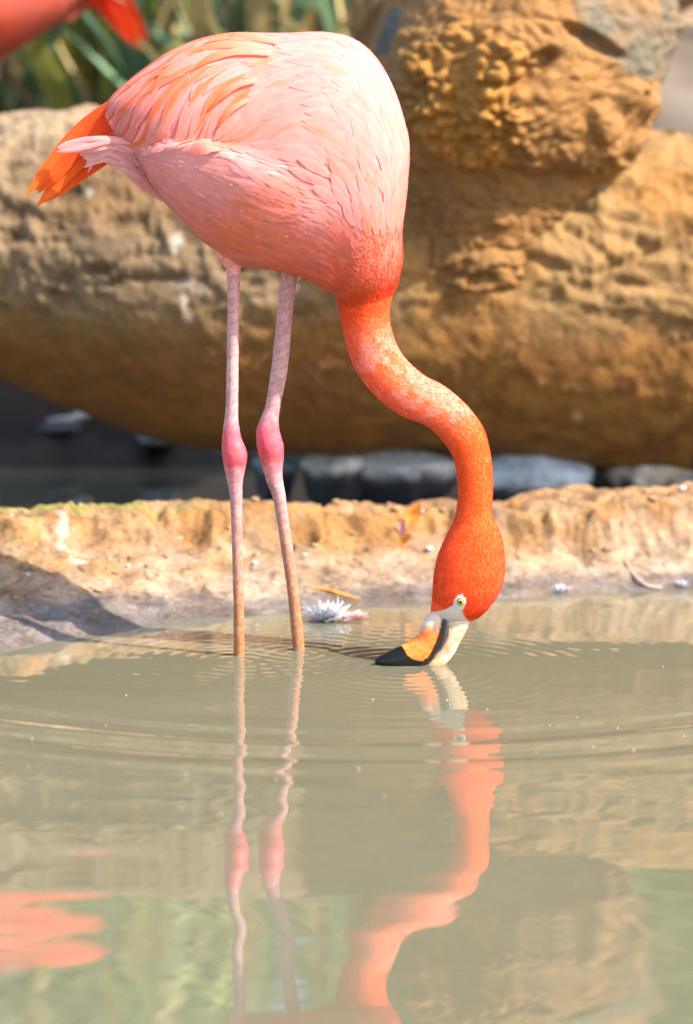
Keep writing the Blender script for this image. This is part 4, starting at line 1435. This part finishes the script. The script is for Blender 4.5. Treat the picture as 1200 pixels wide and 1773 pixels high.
strap_plant(-0.98, 3.45, 34, 1.7, (3, 3, 5, 1), 'tall green and straw strap leaved plant beyond the second flamingo', 1)
strap_plant(-0.60, 3.30, 34, 1.6, (2, 3, 5, 2), 'straw coloured strap leaved plant with a pale bent leaf behind the log', 2)
strap_plant(-0.42, 3.35, 38, 2.0, (5, 3, 1, 1), 'bright green upright strap leaved plant beside the tail of the wading bird', 3)
strap_plant(-0.16, 3.05, 36, 1.8, (3, 2, 5, 2), 'strap leaved plant with brown dead leaves above the back of the wading bird', 4)
strap_plant(0.10, 3.0, 36, 1.9, (5, 2, 3, 1), 'blue green strap leaved plant next to the branch stub', 5)
strap_plant(-0.75, 3.6, 34, 2.3, (4, 4, 2, 1), 'tallest yellow green strap leaved plant in the back row', 6)
strap_plant(-0.05, 3.7, 34, 2.2, (4, 4, 1, 1), 'tall green strap leaved plant in the back row near the stub', 7)
strap_plant(-1.4, 3.4, 30, 2.0, (4, 4, 2, 1), 'leaning strap leaved plant at the outer end of the row', 8)

# dark earth mound with old stems behind the plants
def mound(x, y, rx, ry, hz, label, seed, col):
    bm = bmesh.new(); bmesh.ops.create_icosphere(bm, subdivisions=5, radius=1.0)
    v_ = np.array([a.co[:] for a in bm.verts]); f_ = np.array([[b.index for b in a.verts] for a in bm.faces]); bm.free()
    v_ = v_ * (1 + 0.22 * fbm(v_ * 2.2 + seed, 4, seed) + 0.06 * fbm(v_ * 9 + seed, 3, seed + 1))[:, None] * np.array([rx, ry, hz])
    z = float(ground_h(np.array([x]), np.array([y]))[0])
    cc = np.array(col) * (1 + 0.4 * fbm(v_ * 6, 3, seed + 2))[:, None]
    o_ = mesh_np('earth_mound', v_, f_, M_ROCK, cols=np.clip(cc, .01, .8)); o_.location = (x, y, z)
    tag(o_, label, 'mound')


mound(-0.45, 4.6, 1.9, 0.6, 0.95, 'dark brown earth mound behind the strap leaved plants', 3, (0.075, 0.050, 0.030))
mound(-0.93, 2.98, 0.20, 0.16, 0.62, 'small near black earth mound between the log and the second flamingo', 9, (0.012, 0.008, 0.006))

# ------------------------------------------------------------------ trees farther back
BARK = mat_simple('tree_bark', (0.16, 0.11, 0.07), 0.9, 0.35, 14, 0.6, 0.02)
CANOPY = [mat_simple('canopy_green', (0.09, 0.17, 0.04), 0.5, 0.45, 3, 0, 0, 0.35), mat_simple('canopy_light', (0.30, 0.40, 0.08), 0.5, 0.4, 3, 0, 0, 0.4)]


def leafy_tree(x, y, th, cr, cz, n_, mi, label, seed, lsz=0.16):
    rg = np.random.default_rng(seed)
    z = float(ground_h(np.array([x]), np.array([y]))[0])
    root = empty('leafy_tree', (x, y, z - 0.05))
    tag(root, label, 'tree', 'trees beyond the log')
    tp = crom(np.array([(0, 0, 0), (0.1, 0.05, th * .35), (-0.05, 0.1, th * .7), (0.1, 0, th)]), np.linspace(0, 3, 14))
    v_, f_ = close_tube(tube(tp, np.linspace(0.06 * th ** .8, 0.02 * th ** .8, 14), 10, seed, .01))
    tr_ = mesh_py('trunk', v_, f_, BARK, root)
    for k_ in range(5):
        a = rg.uniform(0, 6.28); b0_ = tp[5 + k_]
        lp = crom(np.array([b0_, b0_ + np.array([math.cos(a), math.sin(a), .6]) * cr[0] * .35, b0_ + np.array([math.cos(a), math.sin(a), .9]) * cr[0] * .75]), np.linspace(0, 2, 8))
        v_, f_ = close_tube(tube(lp, np.linspace(.025 * th ** .8, .008, 8), 8))
        mesh_py('limb', v_, f_, BARK, tr_)
    ncl = 46
    cl = rg.normal(0, 1, (ncl, 3)); cl /= np.linalg.norm(cl, axis=1, keepdims=True)
    cl *= rg.uniform(.35, 1.0, (ncl, 1)) ** .5
    cl = cl * np.array(cr) + np.array([0, 0, cz])
    idx = rg.integers(0, ncl, n_)
    c_ = cl[idx] + rg.normal(0, 1, (n_, 3)) * np.array(cr) * .14
    a = rg.normal(0, 1, (n_, 3)); a /= np.linalg.norm(a, axis=1, keepdims=True)
    b = np.cross(a, rg.normal(0, 1, (n_, 3))); b /= np.linalg.norm(b, axis=1, keepdims=True)
    sz = lsz * rg.uniform(.6, 1.3, (n_, 1))
    V = np.stack([c_ - a * sz, c_ + b * sz * .32, c_ + a * sz, c_ - b * sz * .32], 1).reshape(-1, 3)
    F = np.arange(n_ * 4).reshape(-1, 4)
    o_ = mesh_np('crown', V, F, CANOPY[mi], root, smooth=False)


leafy_tree(2.20, 8.6, 3.2, (1.4, 1.3, 1.3), 3.1, 15000, 1, 'bright yellow green leafy tree beyond the right end of the log', 4, 0.13)
leafy_tree(-2.6, 11.0, 4.0, (2.6, 1.8, 2.0), 3.4, 9000, 0, 'round green leafy tree beyond the strap leaved plants', 5, 0.17)
leafy_tree(0.3, 15.0, 6.0, (3.2, 2.4, 3.2), 5.2, 11000, 0, 'broad dark green tree behind the other trees', 6, 0.22)
leafy_tree(5.5, 27.0, 8.0, (5.0, 3.0, 5.0), 7.0, 12000, 1, 'tall pale green tree on the far shore of the back pond', 7, 0.35)
leafy_tree(-6.5, 22.0, 8.0, (4.5, 3.0, 4.5), 6.5, 10000, 0, 'tall dark tree far behind the mound', 8, 0.33)

# ------------------------------------------------------------------ small things on the bank and the water
def on_ground(px_, py_):
    zs = np.linspace(0.25, -0.02, 271)
    g = np.array([G(px_, py_, z) for z in zs])
    hit = np.nonzero(ground_h(g[:, 0], g[:, 1]) >= zs)[0]
    return g[hit[0]] if len(hit) else G(px_, py_, 0.0)


M_DRY = [mat_simple('dry_leaf_orange', (0.62, 0.24, 0.03), 0.6, 0.4, 60, 0.3, 0.002, 0.3), mat_simple('dry_leaf_mauve', (0.50, 0.25, 0.22), 0.6, 0.3, 60, 0.3, 0.002, 0.2)]


def dry_leaf(px_, py_, L, wd, yaw, pitch, curl, mat, label):
    n_, m_ = 12, 5
    V = []
    for i in range(n_):
        s = i / (n_ - 1); w = wd * math.sin(math.pi * (0.04 + .92 * s)) ** .8
        for j in range(m_):
            t = j / (m_ - 1) * 2 - 1
            V.append((L * (s - .5), w / 2 * t * math.cos(curl * abs(t)), abs(t) * w * .5 * math.sin(curl) + 0.25 * L * (s - .5) ** 2 * 2 + .0015 * math.sin(9 * s + 3 * t)))
    o_ = mesh_np('dry_leaf', np.array(V), grid_faces(n_, m_), mat)
    g = on_ground(px_, py_)
    o_.location = (g[0], g[1] - 0.003, g[2] + 0.004)
    o_.rotation_euler = (pitch, -math.radians(0), yaw)
    tag(o_, label, 'leaf')
    return o_


l1 = dry_leaf(713, 908, 0.062, 0.034, 0.0, 0.6, 0.55, M_DRY[0], 'curled orange dry leaf standing on the bank slope')
l1.rotation_euler = (math.radians(78), math.radians(-58), math.radians(8)); l1.location.z += 0.014; l1.location.y -= 0.008
l2 = dry_leaf(703, 944, 0.040, 0.026, 0.0, 0.6, 0.6, M_DRY[0], 'small folded orange leaf at the foot of the curled leaf')
l2.rotation_euler = (math.radians(55), math.radians(-40), math.radians(-20)); l2.location.z += 0.006; l2.location.y -= 0.006
l3 = dry_leaf(698, 922, 0.036, 0.022, 0.0, 0.6, 0.6, M_DRY[1], 'mauve dry leaf tucked below the curled orange leaf')
l3.rotation_euler = (math.radians(70), math.radians(-85), 0); l3.location.z += 0.010; l3.location.y -= 0.010

M_WHITEF = mat_simple('white_down', (0.60, 0.60, 0.64), 0.7, 0.06, 60, 0.0, 0.001, 0.3)
M_PINKF = mat_simple('pink_down', (0.70, 0.30, 0.30), 0.7, 0.1, 60, 0.0, 0.001, 0.3)


def shed_feather(px_, py_, L, yaw, label, mats, n_=60, up=0.55, seed=0):
    rg = np.random.default_rng(seed)
    g = G(px_, py_, 0.0) if py_ > 1050 else on_ground(px_, py_)
    root = empty('shed_feather', (g[0], g[1], g[2]), yaw)
    tag(root, label, 'feather')
    quill = tube(np.array([[0, 0, .001], [L * .5, 0, .004], [L, 0, .006]]), np.array([.0012, .0010, .0004]), 6)
    v_, f_ = close_tube(quill); mesh_py('quill', v_, f_, mats[0], root)
    for part, mt, a0, a1, ll in (('down', mats[0], 0.0, .55, .55), ('vane', mats[1], .5, 1.0, .25)):
        s = rg.uniform(a0, a1, n_ * 2); sg = rg.choice([-1, 1], n_ * 2)
        base = np.stack([s * L, 0 * s, .002 + .004 * s], 1)
        d_ = np.stack([rg.normal(-.25 if part == 'down' else .5, .45, n_ * 2), sg * rg.uniform(.3, 1, n_ * 2), rg.uniform(.0, up, n_ * 2) * (1.6 if part == 'down' else .5)], 1)
        d_ /= np.linalg.norm(d_, axis=1, keepdims=True)
        ln = L * ll * rg.uniform(.5, 1.1, (n_ * 2, 1))
        pr = np.cross(d_, np.array([0.2, .1, 1.0])); pr /= np.linalg.norm(pr, axis=1, keepdims=True)
        V = np.stack([base - pr * .0006, base + pr * .0006, base + d_ * ln * .6 + pr * .0009, base + d_ * ln * .6 - pr * .0009, base + d_ * ln + np.array([0, 0, .002]), base + d_ * ln + pr * .0002], 1)
        F = np.array([(0, 1, 2, 3), (3, 2, 5, 4)])
        F = (F[None] + (np.arange(n_ * 2) * 6)[:, None, None]).reshape(-1, 4)
        mesh_np(part, V.reshape(-1, 3), F, mt, root)


shed_feather(548, 1074, 0.080, 0.10, 'fluffy white and pink shed feather floating beside the leg', (M_WHITEF, M_PINKF), 190, .45, 2)
shed_feather(965, 1026, 0.030, 0.4, 'small pale pink shed feather at the waterline past the head', (M_WHITEF, M_PINKF), 40, .5, 3)
shed_feather(1185, 1018, 0.030, 2.6, 'small white shed feather at the waterline by the end of the bank', (M_WHITEF, M_WHITEF), 40, .5, 4)

tw = [on_ground(1082, 975), on_ground(1100, 1003), on_ground(1118, 1018), on_ground(1145, 1022)]
tw = crom(np.array(tw) + np.array([0, 0, .004]), np.linspace(0, 3, 20))
v_, f_ = close_tube(tube(tw, np.interp(np.linspace(0, 1, 20), [0, .5, 1], [.003, .007, .004]), 10, 5, .002))
o = mesh_py('twig', v_ - tw.mean(0), f_, mat_simple('damp_twig', (0.24, 0.18, 0.14), 0.7, 0.3, 60)); o.location = tw.mean(0)
tag(o, 'pale bent twig running down the bank into the water', 'twig')
tw = [on_ground(530, 1018), on_ground(565, 1024), on_ground(600, 1034), on_ground(625, 1040)]
tw = crom(np.array(tw) + np.array([0, 0, .003]), np.linspace(0, 3, 20))
v_, f_ = close_tube(tube(tw, np.interp(np.linspace(0, 1, 20), [0, .5, 1], [.002, .004, .002]), 8, 6, .001))
o = mesh_py('twig', v_ - tw.mean(0), f_, M_DRY[0]); o.location = tw.mean(0)
tag(o, 'thin orange brown twig on the mud behind the white feather', 'twig')

# pebbles and crumbs of earth scattered over the bank
rg = np.random.default_rng(5)
bm = bmesh.new(); bmesh.ops.create_icosphere(bm, subdivisions=2, radius=1.0)
iv = np.array([a.co[:] for a in bm.verts]); if_ = np.array([[b.index for b in a.verts] for a in bm.faces]); bm.free()
Vs, Fs, Cs = [], [], []
cx = rg.uniform(-.68, .70, 240); cyy = np.interp(cx, WL[:, 0], WL[:, 1]) + 0.03 + rg.random(240) ** .8 * (np.interp(cx, FT[:, 0], FT[:, 1]) + .14 - np.interp(cx, WL[:, 0], WL[:, 1]) - .03)
cz_ = ground_h(cx, cyy)
for i in range(240):
    r_ = (.0022 + .006 * rg.random() ** 3) * (1.0 if cz_[i] > .045 else .35)
    vv2 = iv * (1 + .3 * fbm(iv * 1.5 + i, 2, i % 50))[:, None] * r_ * np.array([1.2, 1, .75]) + np.array([cx[i], cyy[i], cz_[i] + r_ * .25])
    Vs.append(vv2); Fs.append(if_ + i * len(iv))
    base = np.array([.27, .165, .08]) * rg.uniform(.75, 1.15) if rg.random() > .1 else np.array([.45, .42, .38])
    Cs.append(np.tile(base, (len(iv), 1)))
o = mesh_np('earth_crumbs', np.concatenate(Vs), np.concatenate(Fs), M_LOG, cols=np.clip(np.concatenate(Cs), .01, .85))
tag(o, 'loose crumbs of earth and grit over the sandy bank', 'grit', kind='stuff')

# specks drifting on the water
Vs, Fs, k_ = [], [], 0
for i in range(30):
    px_, py_ = rg.uniform(0, 1200), rg.uniform(1150, 1500)
    g = G(px_, py_, 0.0008); r_ = rg.uniform(.0006, .0016)
    a = rg.uniform(0, 6.3)
    q4 = [(g[0] + r_ * rg.uniform(.7, 2.2) * math.cos(a + t), g[1] + r_ * math.sin(a + t) * 1.4, 0.0007) for t in (0, 1.5, 3.1, 4.6)]
    top = [(g[0], g[1], 0.0014)]
    Vs += q4 + top
    Fs += [(k_, k_ + 1, k_ + 4), (k_ + 1, k_ + 2, k_ + 4), (k_ + 2, k_ + 3, k_ + 4), (k_ + 3, k_, k_ + 4)]; k_ += 5
o = mesh_np('floating_specks', np.array(Vs), np.array(Fs), M_WHITEF)
tag(o, 'tiny pale specks drifting on the pond', 'debris', kind='stuff')
